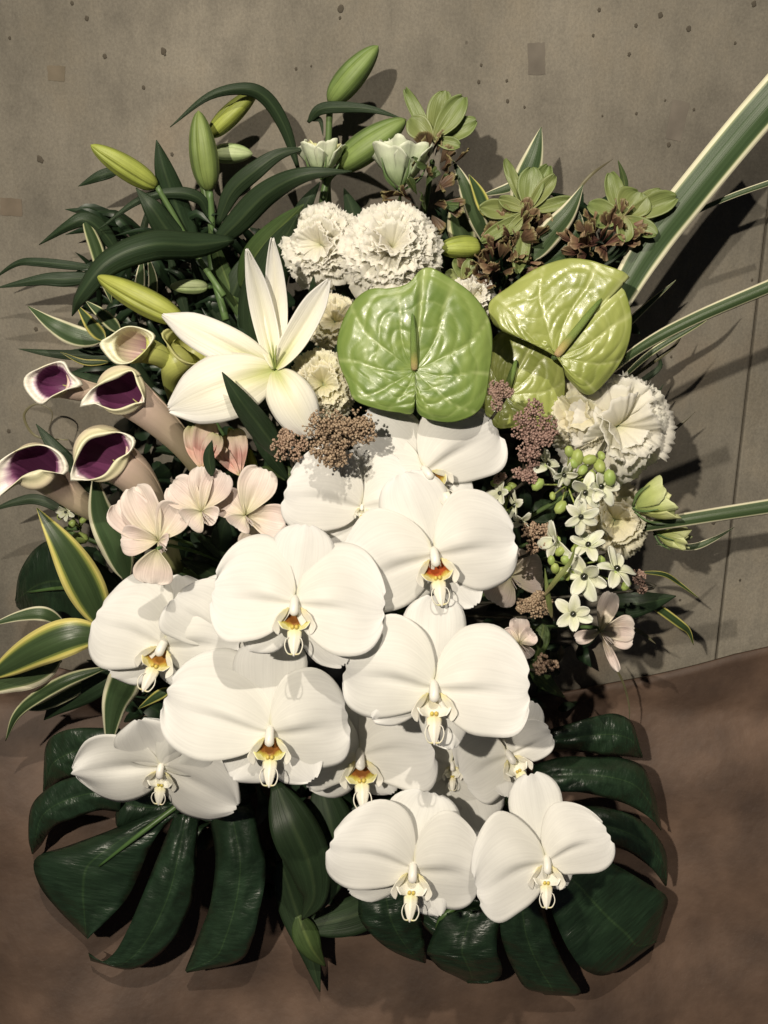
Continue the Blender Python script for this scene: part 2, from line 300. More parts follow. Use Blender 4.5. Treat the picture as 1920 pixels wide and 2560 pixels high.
for (px, py, r) in [(217, 46, 6), (408, 128, 8), (412, 136, 4), (262, 141, 6), (24, 95, 4), (359, 219, 5), (98, 397, 8), (104, 402, 6), (430, 386, 5), (180, 8, 5), (852, 22, 9), (850, 45, 4),
                    (740, 172, 4), (778, 165, 3), (1498, 25, 5), (1651, 38, 7), (1722, 72, 7), (1590, 64, 5), (1483, 89, 4), (1573, 136, 5), (1197, 205, 5), (1203, 163, 4), (1267, 202, 4), (1269, 253, 5), (1311, 267, 3),
                    (1312, 269, 3), (1591, 284, 4), (1735, 274, 4), (1672, 362, 6), (1663, 251, 3), (1506, 290, 3), (1885, 10, 7), (1838, 108, 4), (90, 823, 6), (22, 1078, 6), (1678, 892, 4), (1784, 1306, 7), (1880, 700, 4), (1700, 1500, 4), (1850, 1450, 4)]:
    x, z = wp(px, py); s = .00024
    V, F, U = ball_data((x, 0, z), (r*s*1.05, .0005, r*s*1.35), 10, 6)
    V = V*1.0; V[:, 0] += np.sin(V[:, 2]*4000+px)*r*s*.22; J.add(V, F, U)
J.build('pit_holes', PITM, wall, kind='stuff')
# brown cloth hanging below the wall, its upper edge tucked up against the concrete
nx, nz_ = 150, 90; Xg = np.linspace(-.75, .8, nx); X = np.zeros((nz_, nx, 3))
for i, x in enumerate(Xg):
    pxx = 960+x/.86*FPX
    up = np.interp(pxx, [-600, 0, 500, 1300, 1460, 1690, 1920, 2600], [.045, .034, .0, -.002, .004, .024, .048, .10])
    for j in range(nz_):
        t = j/(nz_-1)
        s_ = t*(.62+up)                       # arc length downwards from the top edge
        z = up-s_
        fold = .013*math.sin(x*15+1.3+6.0*z+.8*math.sin(x*5))+.007*math.sin(x*29+z*15)+.005*math.sin(z*34+x*11+.8)*ss(-.02, -.08, z) + .0025*math.sin(z*70-x*26)
        if z > 0: y = -.004-.004*(1-t)
        else: y = KS*z-.004
        y = y - (fold+.022)*.5*ss(.05, -.05, z)
        y += .0015*math.sin(x*40)*ss(0, .03, z)
        X[j, i] = (x, min(y, -.0025), z+.004*math.sin(x*13)*(1-t))
V, F, mi, uv = grid_data(X[::-1], .003)
obj('cloth_backdrop', new_mesh('cloth_backdrop', V, F, [CLOTH, CLOTH], mi, uv), None, 'structure')
# dark pot that carries the stems (almost wholly hidden)
FOAM = P(850, 1560, .055)
J = Join(); prof = [(.0, -.10), (.040, -.10), (.052, 0), (.055, .008), (.050, .008), (.045, 0), (0, 0)]
V = [(r*math.cos(a), r*math.sin(a), z) for r, z in prof for a in np.linspace(0, 2*math.pi, 33)[:-1]]; n = 32
F = [(j*n+i, j*n+(i+1) % n, (j+1)*n+(i+1) % n, (j+1)*n+i) for j in range(len(prof)-1) for i in range(n)]
pot = obj('flower_pot', new_mesh('flower_pot', np.array(V)+FOAM+np.array([0, .0, -.01]), F, POT))
tag(pot, 'dark pot almost hidden behind the orchids and the leaves', 'pot')

# ================================================================ PETALS AND LEAVES
def petal(dx, dy, W, sh=(.60, .45), arch=0.0, cup=0.10, groove=.03, wav=.015, z0=0, tilt=(0, 0), nu=15, nv=20, tipbend=0.0, seed=None, base=0.0, point=0, vs=0.0, crease=0.0, flip=1, skew=0.0):
    """petal surface from the origin towards (dx,dy) [dy up], width W; z = height towards the viewer"""
    Lh = math.hypot(dx, dy); ang = math.atan2(dy, dx); rs = np.random.default_rng(seed if seed is not None else int(abs(dx*7+dy*13))+1)
    v = (1-np.cos(np.linspace(0, 1, nv)*math.pi))/2; v = v*.985+.012*(1-v); u = np.linspace(-1, 1, nu)
    a, b = sh; wv = v**a*(1-v*.999)**b; wv /= (a/(a+b))**a*(b/(a+b))**b
    if point: wv = wv*(1-point*ss(.75, 1, v)*.35)
    wv = np.maximum(wv*W/2, base*W/2*(1-v))
    U, Vv = np.meshgrid(u, v); Wd = wv[:, None]
    ph = rs.uniform(0, 6.28, 4)
    along = Lh*Vv + vs*Lh*(1-U**2)*.0
    across = U*Wd*(1+.03*np.sin(5*Vv+ph[0])+.02*np.sin(U*4+Vv*11+ph[1])) + skew*W*flip*np.sin(Vv*math.pi*1.3)
    z = z0 + arch*Lh*np.sin(Vv*math.pi*.9) - tipbend*Lh*Vv**2.5 - cup*W*.5*(U**2)*np.sin(Vv*math.pi)**.5
    z -= groove*Lh*np.exp(-(U/.16)**2)*np.exp(-((Vv-.35)/.35)**2)
    if crease:
        uc = U*flip; z += crease*Lh*(ss(-.22, -.02, uc+.06-.1*Vv)*np.exp(-(np.maximum(0, uc)/.45)**2)-.35*np.exp(-((uc+.26-.1*Vv)/.10)**2))*np.exp(-((Vv-.36)/.30)**2)
    z += wav*Lh*(np.sin(U*3.2+ph[1]+Vv*4)*Vv + .8*np.sin(U*6+ph[2]-Vv*5)*Vv**2*np.abs(U) + .5*np.sin(Vv*9+ph[3])*U*Vv)
    edge = 1+.012*np.sin(U*9+ph[0])*Vv**4; along = along*edge
    ca, sa = math.cos(ang), math.sin(ang)
    x = along*ca-across*sa; y = along*sa+across*ca
    z = z + tilt[0]*x + tilt[1]*y
    return np.stack([x, y, z], -1)
def to_local(o, p):
    return np.array(o.matrix_world.inverted() @ Vector(p))
def add_stem(o, rad_px=7, m=None, start=(0, 0, -12), sag=.0, name='stem', target=None):
    e = to_local(o, FOAM+RNG.normal(0, .008, 3) if target is None else target); s = np.array(start, float)
    dz = e[2]-s[2]; mid = np.array([s[0]*.75+e[0]*.25, s[1]*.75+e[1]*.25, s[2]+dz*.72]); q = cr([s, s+np.array([0, 0, dz*.3]), mid, e], 14)
    V, F, UV = tube_data(q, rad_px, 7); return obj(name, new_mesh(name, V, F, m or STEM, uv=UV), o)
G_ORCH = 'white moth orchid blooms'
def orchid(label, c, h, petals, lip='brown', lipang=0, k=1.0, tilt=(0, 0), zb=0, lipz=1.0, face=True, sep=(), colang=0):
    o = thing('orchid_bloom', label, 'orchid', G_ORCH, c[0], c[1], h)
    prs = np.random.default_rng(int(c[0]+c[1]))
    for i, (nm, tx, ty, W) in enumerate(petals):
        dx, dy = tx-c[0], -(ty-c[1])
        if nm == 'petal': X = petal(dx, dy, W*prs.uniform(.96, 1.04), sh=(prs.uniform(.46, .60), prs.uniform(.36, .46)), skew=prs.uniform(.02, .09), arch=.03, cup=(.04, .10, .0)[i % 3], groove=0, crease=.062, flip=1 if dx > 0 else -1, wav=.034, z0=9, tilt=(tilt[0]+prs.normal(0, .16), tilt[1]+prs.normal(0, .16)), tipbend=prs.uniform(-.02, .09), nu=27, nv=26)
        elif nm == 'crumpled_petal': X = petal(dx, dy, W, sh=(.62, .55), arch=.02, cup=.1, groove=.07, wav=.055, z0=9, tilt=tilt, tipbend=-.08, nu=21, nv=24, point=.6); nm = 'petal'
        elif nm == 'dorsal_sepal': X = petal(dx, dy, W, sh=(.72, .46), arch=.03, cup=.20, groove=-.02, wav=.022, z0=-16, tilt=tilt, tipbend=.06)
        else: X = petal(dx, dy, W, sh=(.72, .55), arch=.03, cup=.22, groove=-.02, wav=.022, z0=-24, tilt=tilt, tipbend=.02, point=.5)
        sheet(nm, X, 1.1, WHT, o)
    ca, sa = math.cos(R_(colang)), math.sin(R_(colang))
    def rot(X):
        X = np.array(X, float)*k; a = R_(lipang); Y = X.copy(); Y[..., 0] = X[..., 0]*math.cos(a)-X[..., 1]*math.sin(a); Y[..., 1] = X[..., 0]*math.sin(a)+X[..., 1]*math.cos(a)
        Y[..., 2] += tilt[0]*Y[..., 0]+tilt[1]*Y[..., 1]; return Y
    # column
    V, F, U = tube_data(rot(cr([(0, 8, 4), (0, 0, 18), (0, -12, 30), (0, -26, 34), (0, -36, 28)], 12)), np.interp(np.linspace(0, 1, 12), [0, .25, .6, .85, 1], [7, 11, 12, 12, 4])*k, 12)
    obj('column', new_mesh('column', V, F, WSH, uv=U), o)
    # lip: open coloured throat plate, two upright side lobes, tongue with two tendrils
    v = np.linspace(0, 1, 14)[:, None]; u = np.linspace(-1, 1, 17)[None, :]
    X = np.stack([39*u*(.45+.60*np.sin(math.pi*(v*.72+.12))), -22-54*v+9*u*u*v, 4+22*u*u+16*v**2-10*np.exp(-((v-.3)/.3)**2)*(1-u*u)], -1)
    lp = sheet('lip', rot(X), 1.8, [LIPW, LIP[lip]], o)
    for s in (-1, 1):
        v = np.linspace(0, 1, 13)[:, None]; u = np.linspace(-1, 1, 9)[None, :]
        wd = 13*np.sin(math.pi*np.clip(v, .03, .97)**.9)**.6*(1+.25*np.sin(v*9))
        X = np.stack([s*(15+30*np.sin(v*2.0)+u*wd*(.55+.4*v)), -18-66*v+u*wd*(.1+.5*v), 14+16*v+(u+1)*wd*.62+5*np.sin(v*5)], -1)
        sheet('side_lobe', rot(X), 1.6, [LIPW, LIPW], lp)
        q = rot(cr([(s*4, -132, 42), (s*15, -128, 47), (s*22, -110, 49), (s*19, -94, 44), (s*13, -90, 38)], 14)); V, F, U = tube_data(q, np.linspace(2.2, .9, 14)*k, 6)
        obj('tendril', new_mesh('tendril', V, F, LIPW, uv=U), lp)
    v = np.linspace(0, 1, 14)[:, None]; u = np.linspace(-1, 1, 9)[None, :]
    wd = np.interp(v, [0, .15, .4, .75, .9, 1], [13, 18, 17, 10, 6, 1.5])
    X = np.stack([u*wd, -70-66*v+0*u, 22+20*v+7*np.sin(v*3.1)-.4*wd*u*u+3*np.exp(-(u/.25)**2)], -1)
    sheet('lip_tongue', rot(X), 2.6, LIPW, lp)
    for s in (-1, 1):
        V, F, U = ball_data((0, 0, 0), (5, 6, 5), 8, 6); V = rot(np.asarray(V)+np.array([s*5, -66, 26])); obj('callus', new_mesh('callus', V, F, CALLUS, uv=np.array(U)*0), lp)
    add_stem(o, 6)
    return o
Pt, Ds, Ls = 'petal', 'dorsal_sepal', 'lateral_sepal'
orchid('white orchid bloom just left of centre with brown throat, widest of the middle row', (738, 1499), .250,
       [(Ls, 615, 1628, 120), (Ls, 862, 1668, 120), (Ds, 762, 1310, 170), (Pt, 530, 1462, 262), (Pt, 964, 1512, 272)], 'brown')
orchid('white orchid bloom with bright orange throat right of centre', (1084, 1378), .225,
       [(Ls, 1192, 1518, 130), (Ls, 990, 1500, 120), (Ds, 1003, 1182, 175), (Pt, 862, 1440, 262), (Pt, 1292, 1338, 262)], 'orange', lipang=8)
orchid('topmost white orchid bloom, directly below the green anthuriums', (1060, 1173), .185,
       [(Ls, 1180, 1260, 110), (Ls, 960, 1290, 120), (Ds, 905, 1035, 178), (Pt, 872, 1215, 240), (Pt, 1236, 1050, 240)], 'gold', lipang=38, k=.85)
orchid('white orchid bloom at far left under the pale pink flower', (414, 1603), .195,
       [(Ls, 268, 1690, 125), (Ls, 438, 1720, 80), (Ds, 432, 1436, 200), (Pt, 253, 1520, 268), (Pt, 604, 1590, 250)], 'gold', lipang=-22, k=.95)
orchid('large white orchid bloom with gold-brown throat above the left monstera leaf', (677, 1822), .240,
       [(Ls, 578, 1955, 165), (Ls, 782, 1958, 150), (Ds, 672, 1590, 190), (Pt, 415, 1725, 285), (Pt, 870, 1790, 280)], 'brown')
orchid('grey-shaded crumpled orchid bloom at lower left over the monstera leaf', (405, 1914), .165,
       [('lateral_sepal', 500, 2018, 150), ('crumpled_petal', 532, 1824, 150), ('crumpled_petal', 372, 1778, 190), ('crumpled_petal', 178, 1932, 200), ('crumpled_petal', 592, 2024, 195)], 'white', lipang=-8, k=.8, tilt=(.1, .60))
orchid('foremost white orchid bloom with white lip casting shadow on those below', (1084, 1710), .275,
       [(Ls, 1132, 1880, 125), (Ls, 930, 1806, 95), (Ds, 1090, 1488, 170), (Pt, 864, 1655, 270), (Pt, 1322, 1705, 285)], 'white', k=1.05)
orchid('half-shaded orchid bloom with brown throat tucked between two larger blooms', (900, 1880), .195,
       [(Ls, 985, 1990, 110), (Ls, 765, 1975, 150), (Ds, 880, 1730, 170), (Pt, 770, 1870, 200), (Pt, 1075, 1830, 260)], 'brown', lipang=4)
orchid('small sideways orchid bloom behind the foremost one, right edge', (1269, 1880), .19,
       [(Ls, 1372, 1856, 90), (Ls, 1270, 2000, 100), (Ds, 1335, 1755, 110), (Pt, 1150, 1935, 230), (Pt, 1378, 1830, 110)], 'white', lipang=30, k=.75)
orchid('shaded orchid bloom whose petals fill the gap above the two lowest', (1130, 1905), .175,
       [(Ls, 1205, 2098, 190), (Ls, 1010, 1990, 190), (Ds, 1150, 1750, 170), (Pt, 960, 1850, 230), (Pt, 1290, 1950, 240)], 'white', k=.5)
orchid('lowest left of the white orchid blooms, above dark leaves', (1032, 2161), .215,
       [(Ls, 868, 2236, 120), (Ls, 1102, 2300, 110), (Ds, 1078, 1985, 190), (Pt, 832, 2080, 250), (Pt, 1204, 2165, 262)], 'white', lipang=-4, k=.95)
orchid('lowest right of the white orchid blooms over the right monstera leaf', (1365, 2144), .225,
       [(Ls, 1418, 2228, 90), (Ls, 1280, 2270, 100), (Ds, 1330, 1938, 140), (Pt, 1180, 2190, 262), (Pt, 1515, 2068, 190)], 'white', lipang=-2, k=.85)
orchid('white orchid bloom turned away behind the middle row, mostly hidden', (905, 1262), .192,
       [(Ls, 960, 1370, 120), (Ls, 800, 1370, 130), (Ds, 890, 1120, 190), (Pt, 718, 1210, 220), (Pt, 1040, 1240, 220)], 'white', k=.4)
orchid('white orchid bloom partly showing between the far left and middle blooms', (560, 1590), .195,
       [(Ls, 640, 1690, 130), (Ls, 520, 1710, 130), (Ds, 590, 1440, 190), (Pt, 455, 1480, 190), (Pt, 720, 1600, 220)], 'white', k=.4)

# -------- open lily
G = None
o = thing('lily_bloom', 'open white lily with pointed petals and pale green throat, upper left', 'lily', None, 688, 925, .165)
def lp(tx, ty, W, **k):
    a = dict(sh=(.55, .62), arch=.05, cup=.16, groove=.03, wav=.01, z0=0, nu=15, nv=26); a.update(k); b = a.pop('off', (0, 0))
    X = petal(tx-688-b[0], -(ty-925)-b[1], W, **a); X[..., 0] += b[0]; X[..., 1] += b[1]; sheet('petal', X, 2.2, LILYM, o)
lp(396, 778, 94, point=.8, arch=.10, tipbend=.12, base=.25, z0=-14)
lp(412, 1020, 162, point=.8, arch=.12, tipbend=.15, base=.25, z0=-4)
lp(780, 1094, 116, point=.5, arch=.12, tipbend=.22, base=.2, z0=4, cup=.3)
lp(627, 640, 60, point=.6, arch=-.10, tipbend=-.32, base=.25, z0=2, cup=-.3)
lp(688, 608, 58, point=.6, arch=-.10, tipbend=-.25, base=.25, z0=-6, cup=-.3)
lp(826, 711, 68, point=.6, arch=-.06, tipbend=-.25, base=.25, z0=8, cup=-.4)
for dx, dy in ((-10, 40), (8, 52), (-2, 60)):
    tube('stamen', [(0, 0, 0), (dx*.4, dy*.5, 28), (dx, dy, 55)], [3, 2], GRN, o, 6, 8)
add_stem(o, 9)
# -------- lily buds
def bud(label, b, t, W, hb, ht, m, stem=None, group='closed lily buds', name='lily_bud', lobes=3, blunt=.62):
    o = thing(name, label, 'flower bud', group, b[0], b[1], hb)
    pb = np.zeros(3); pt = to_local(o, P(t[0], t[1], ht)); ax = pt-pb; Ln = np.linalg.norm(ax); ax /= Ln
    a = np.cross(ax, (0, 0, 1.0)); a /= np.linalg.norm(a); c = np.cross(a, ax)
    nv, nu = 26, 61; V = []; U = []; W = W*.92
    for j in range(nv):
        v = j/(nv-1); r = W/2*max(.02, (v**.42*(1-v)**blunt)/((.42/(.42+blunt))**.42*(blunt/(.42+blunt))**blunt)) if 0 < v < 1 else W*.07*(1 if v == 0 else .1)
        r = max(r, W*.14*(1-v*3)) if v < .3 else r
        for i in range(nu):
            th = 2*math.pi*i/(nu-1)+.5
            rr = r*(1-.15*max(0, math.cos(lobes*th))**10+.035*max(0, math.cos(lobes*th+math.pi))**8+.04*math.cos(lobes*th+math.pi))
            V.append(pb+ax*(v*Ln)+a*(rr*math.cos(th))+c*(rr*math.sin(th))+c*W*.06*math.sin(v*3)); U.append((i/(nu-1), v))
    F = [(j*nu+i, j*nu+i+1, (j+1)*nu+i+1, (j+1)*nu+i) for j in range(nv-1) for i in range(nu-1)]
    F.append(tuple(range(nu-1))[::-1])
    obj('bud', new_mesh('bud', V, F, m, uv=U), o)
    if stem:
        pts = [(0, 0, 0)]+[to_local(o, P(*p)) for p in stem]; tube('stem', pts, [W*.13, W*.12, W*.14], STEM, o, 8, 14)
    return o
bud('tallest lily bud, upright at the very top of the arrangement', (825, 258), (946, 114), 74, .03, .035, BUD, [(822, 330, .03), (818, 450, .03), (830, 620, .04)])
bud('green lily bud standing straight up at upper left', (524, 476), (496, 276), 76, .05, .05, BUD, [(530, 560, .05), (528, 660, .05), (565, 800, .07)])
bud('yellow-green lily bud leaning right behind the upright bud', (524, 340), (646, 222), 56, .03, .03, BUDY, [(500, 400, .025), (520, 520, .03)])
bud('lily bud pointing up-left at the far left of the top', (392, 466), (226, 362), 64, .06, .07, BUDY, [(430, 530, .06), (480, 620, .06), (560, 740, .08)])
bud('large yellow-green lily bud beside the open lily', (455, 800), (242, 690), 74, .13, .12, BUDY, [(520, 850, .12), (620, 930, .1)])
bud('broad green lily bud slanting behind the pale lisianthus', (845, 420), (1016, 298), 84, .045, .05, BUD, [(815, 460, .045), (800, 560, .05)])
bud('pale short lily bud in shade behind the upright bud', (530, 385), (632, 385), 54, .02, .02, BUDP, [(500, 430, .02), (520, 520, .02)])
bud('pale green bud half hidden under the arching dark leaf', (520, 716), (424, 716), 40, .06, .06, BUDP, [(560, 730, .05), (600, 800, .06)])
bud('blunt yellow bud poking out right of the white carnation', (1100, 622), (1196, 618), 62, .10, .09, BUDY, [(1060, 640, .09), (1000, 760, .09)], blunt=.25)
bud('narrow green alstroemeria bud left of the dark leaf', (612, 1160), (572, 1068), 36, .14, .14, BUDY, [(640, 1220, .12), (690, 1300, .1)], 'closed alstroemeria buds', 'alstroemeria_bud')
bud('second narrow green alstroemeria bud, nearer the dark leaf', (640, 1210), (624, 1122), 30, .135, .135, BUDY, [(650, 1260, .12), (690, 1330, .1)], 'closed alstroemeria buds', 'alstroemeria_bud')

# -------- leaves
LN = [0]
def leaf_grid(pts, W, prof='lance', fold=.25, twist=0, nu=9, nv=30, wav=0.0, roll_=0.0):
    q = cr(pts, nv); w3 = np.array([P(*p) for p in q]); T = np.gradient(w3, axis=0); T /= np.linalg.norm(T, axis=1, keepdims=True)
    v = np.linspace(0, 1, nv)
    if prof == 'lance': wd = np.sin(math.pi*np.clip(v, .02, .995)**.72)**.85*(1-.1*v)
    elif prof == 'tip': wd = np.minimum(1, ((1-v)*2.2)**.8)*np.interp(v, [0, .3], [.8, 1])
    elif prof == 'strap': wd = np.minimum(1, ((1-v)*4)**.7)
    elif prof == 'oval': wd = np.sin(math.pi*np.clip(v, .03, .985)**.85)**.62
    elif prof == 'blade': wd = np.ones(nv)*np.interp(v, [0, .5, 1], [.45, .9, 1])
    elif prof == 'lobe': wd = np.interp(v, [0, .25, .6, .85, .95, 1], [.45, .75, 1, .86, .55, .12])
    else: wd = np.interp(v, np.linspace(0, 1, len(prof)), prof)
    X = np.zeros((nv, nu, 3)); ph = random.uniform(0, 6)
    for j in range(nv):
        wdir = w3[j]-CAM; dep = np.linalg.norm(wdir); wdir /= dep
        side = np.cross(T[j], wdir); side /= np.linalg.norm(side); n = np.cross(side, T[j]); n = n if np.dot(n, wdir) < 0 else -n
        tw = R_(np.interp(v[j], np.linspace(0, 1, len(twist)), twist) if np.ndim(twist) else twist); s2 = side*math.cos(tw)+n*math.sin(tw); n2 = n*math.cos(tw)-side*math.sin(tw)
        half = W/2*dep/FPX*max(wd[j], .01)
        for i in range(nu):
            u = -1+2*i/(nu-1)
            X[j, i] = w3[j]+s2*u*half-n2*abs(u)**1.4*fold*half+n2*wav*half*math.sin(v[j]*14+ph)*u*u*(1 if u > 0 else -1)+n2*.03*half*math.sin(u*5+v[j]*3)
    return X
def leaf(label, pts, W, m=None, prof='lance', fold=.25, twist=0, group='long green leaves', name='lily_leaf', cat='leaf', wav=.05, mid=None, nu=9):
    X = leaf_grid(pts, W, prof, fold, twist, nu=nu, wav=wav)
    o = sheet(name, X, .0006, m or LEAF); return tag(o, label, cat, group)
D, MID, VA, VW, VY = LEAF, LEAFM, VARI, VARW, VARY
# upper left lily foliage
leaf('thin dark leaf arching over the leaning yellow-green bud, tip to the left', [(745, 420, .03), (712, 318, .035), (665, 245, .04), (608, 222, .045), (520, 242, .05), (425, 318, .05)], 34, D, fold=.5)
leaf('thin leaf arching right from under the tallest bud to the top bracts', [(770, 306, .03), (800, 274, .035), (856, 268, .04), (930, 274, .045), (1010, 298, .05)], 28, D)
leaf('dark leaf bending down beside the yellow lisianthus', [(775, 300, .03), (800, 300, .03), (808, 340, .03)], 12, D)
leaf('broad dark leaf sweeping up right over the shadowed wall', [(532, 615, .06), (590, 560, .07), (666, 484, .08), (760, 437, .09), (880, 428, .09)], 62, D, fold=.5)
leaf('dark leaf behind sweeping up to the yellow lisianthus', [(545, 560, .05), (580, 480, .055), (640, 425, .06), (700, 385, .06), (770, 370, .06)], 46, D)
leaf('tall pointed leaf standing beside the leftmost bud', [(490, 640, .05), (450, 540, .055), (412, 430, .06), (391, 350, .06)], 66, D, fold=.4, prof='lance')
leaf('broad pointed leaf below the leftmost bud', [(490, 640, .06), (430, 590, .065), (380, 520, .07), (340, 470, .065)], 62, D, fold=.4)
leaf('narrow arching leaf left of the upright bud stem', [(522, 545, .05), (500, 498, .055), (440, 482, .06), (350, 500, .06), (245, 575, .06)], 30, D, fold=.5)
leaf('small dark pointed leaf behind the leftmost bud', [(300, 425, .04), (250, 440, .045), (196, 466, .04)], 26, D)
leaf('large dark leaf arching above the big yellow-green bud', [(585, 600, .07), (490, 612, .09), (380, 612, .11), (270, 655, .12), (200, 740, .12), (180, 790, .11)], 74, D, fold=.6, twist=(0, 10, 25))
leaf('dark leaf hooking left at the upper left edge', [(300, 640, .05), (262, 585, .055), (215, 550, .06), (170, 565, .06), (98, 612, .05)], 42, D, fold=.5)
leaf('reddish-green thin leaf below the leftmost bud', [(345, 640, .05), (362, 560, .05), (378, 500, .05)], 18, D)
leaf('grey-green leaf hanging from the hooked leaf at upper left', [(210, 545, .06), (240, 620, .06), (262, 700, .06), (280, 760, .06)], 34, VA, fold=.5)
leaf('thin dark leaf at far left, upper of a pair', [(250, 672, .04), (180, 664, .045), (90, 655, .045), (40, 660, .04), (-20, 700, .03)], 22, D)
leaf('thin dark leaf at far left, lower of a pair', [(250, 690, .04), (170, 698, .045), (100, 700, .045), (-10, 720, .04)], 36, D)
leaf('white-edged leaf pointing up-left above the small calla', [(255, 850, .07), (190, 840, .07), (130, 810, .07), (70, 766, .06)], 52, VW, fold=.3)
leaf('yellow-edged small leaf beside the small calla', [(262, 850, .09), (230, 815, .09), (192, 762, .09)], 36, VY)
leaf('second yellow-edged small leaf above the small calla', [(300, 830, .085), (262, 792, .085), (214, 752, .085)], 34, VA)
leaf('dark leaf running flat behind the small calla', [(330, 900, .05), (220, 890, .05), (130, 884, .05), (45, 872, .05)], 26, D)
leaf('yellow-tinged thin leaf left of the small calla', [(270, 905, .055), (210, 905, .055), (150, 880, .055)], 16, VY)
leaf('dark leaf rising behind the lily from the middle', [(560, 800, .05), (580, 740, .06), (620, 660, .06), (700, 600, .06)], 60, D)
leaf('broad dark leaf behind the lily top petals', [(640, 900, .07), (650, 760, .08), (690, 640, .09), (745, 535, .10)], 110, D, fold=.3, prof='lance')
leaf('large dark leaf with lit edge left of the white carnations', [(600, 720, .06), (640, 640, .08), (700, 570, .09), (760, 510, .10)], 70, MID, fold=.4)
leaf('narrow upright leaf behind the big yellow-green bud', [(470, 800, .05), (440, 700, .05), (420, 620, .05)], 30, D)
leaf('dark upright leaf with white edge behind the big bud', [(345, 760, .07), (350, 700, .07), (356, 640, .07)], 26, VW)
leaf('second dark upright leaf with white edge behind the big bud', [(380, 770, .07), (382, 700, .07), (370, 640, .07)], 24, VW)
leaf('dark leaf crossing behind the stem of the upright bud', [(590, 850, .05), (540, 760, .05), (500, 690, .05), (470, 600, .05)], 46, D)
leaf('grey-green leaf left of the upright bud stem', [(620, 820, .06), (575, 720, .06), (545, 640, .06), (520, 560, .06)], 40, MID)
leaf('leaf rising left of the carnations toward the yellow lisianthus', [(700, 720, .06), (720, 620, .065), (760, 520, .07), (800, 455, .07)], 54, D)
leaf('small leaf under the pale lisianthus', [(880, 640, .06), (890, 560, .06), (860, 470, .06)], 60, D)
leaf('dark pointed leaf in front of the lily, between lily and pink buds', [(712, 1150, .17), (660, 1080, .18), (600, 1000, .19), (555, 930, .19)], 64, D, fold=.35)
leaf('dark leaf below the pointed leaf, next to the green buds', [(720, 1200, .13), (670, 1130, .14), (640, 1075, .14), (622, 1040, .14)], 40, D)
leaf('bright green leaf right of the green buds', [(740, 1190, .13), (700, 1180, .13), (650, 1168, .14)], 40, MID)
leaf('dark upright leaf left of the pale pink flower', [(318, 1450, .13), (290, 1360, .14), (252, 1280, .14), (235, 1180, .14)], 84, VW, fold=.3, prof='lance')
leaf('small dark leaf tip before the pink buds', [(530, 1190, .18), (522, 1140, .18), (530, 1100, .18)], 30, D)
leaf('yellow-edged leaf slanting down at the left behind the far left orchid', [(262, 1570, .12), (215, 1470, .13), (160, 1370, .13), (92, 1270, .12)], 96, VY, fold=.2, prof='lance')
leaf('thin cream-edged leaf reaching the left border', [(160, 1560, .09), (110, 1535, .10), (50, 1540, .10), (-30, 1565, .10)], 36, VW)
leaf('wide yellow-and-green leaf left of the far left orchid', [(262, 1585, .13), (180, 1590, .14), (100, 1620, .14), (20, 1665, .13), (-30, 1700, .12)], 96, VY, fold=.2, prof='lance')
leaf('wide cream-edged leaf at the left border, under the yellow one', [(150, 1640, .10), (90, 1665, .11), (20, 1690, .12), (-60, 1730, .12)], 96, VW, fold=.2, prof='oval')
leaf('thin leaf drooping to a long tip at lower left', [(260, 1670, .10), (170, 1700, .11), (90, 1745, .11), (40, 1790, .10), (14, 1852, .08)], 34, VA, fold=.4)
leaf('thin shaded leaf under the drooping leaf', [(250, 1690, .07), (180, 1730, .08), (110, 1765, .08), (60, 1775, .08)], 30, VA)
leaf('cream-edged leaf hanging under the far left orchid', [(330, 1650, .13), (308, 1710, .13), (285, 1770, .12), (270, 1880, .11)], 84, VW, fold=.3, prof='lance')
leaf('yellow leaf tip between far left orchid and grey bloom', [(425, 1722, .14), (390, 1742, .14), (345, 1772, .13)], 26, VY)
leaf('dark leaf left of the cream-edged hanging leaf', [(300, 1680, .08), (220, 1720, .08), (150, 1760, .07), (110, 1800, .06)], 70, D)
# dark leaves under the pink alstroemeria
for k, (lab, pts, W) in enumerate([('dark leaf in the hollow under the pink alstroemeria', [(640, 1440, .10), (560, 1380, .11), (480, 1330, .12)], 50),
                                   ('lower dark leaf in the hollow under the pink alstroemeria', [(600, 1480, .10), (520, 1430, .11), (450, 1400, .12)], 46),
                                   ('dark leaf crossing left of the pale pink petal', [(300, 1480, .09), (200, 1420, .10), (140, 1400, .09)], 70),
                                   ('dark leaf behind the purple calla', [(230, 1230, .06), (160, 1150, .06), (90, 1060, .05)], 50),
                                   ('dark leaf above the two purple callas', [(330, 1000, .06), (250, 960, .06), (170, 930, .05)], 46),
                                   ('dark leaf between the lily and the striped calla', [(420, 1060, .07), (360, 980, .07), (330, 880, .07)], 70)]):
    leaf(lab, pts, W, D)
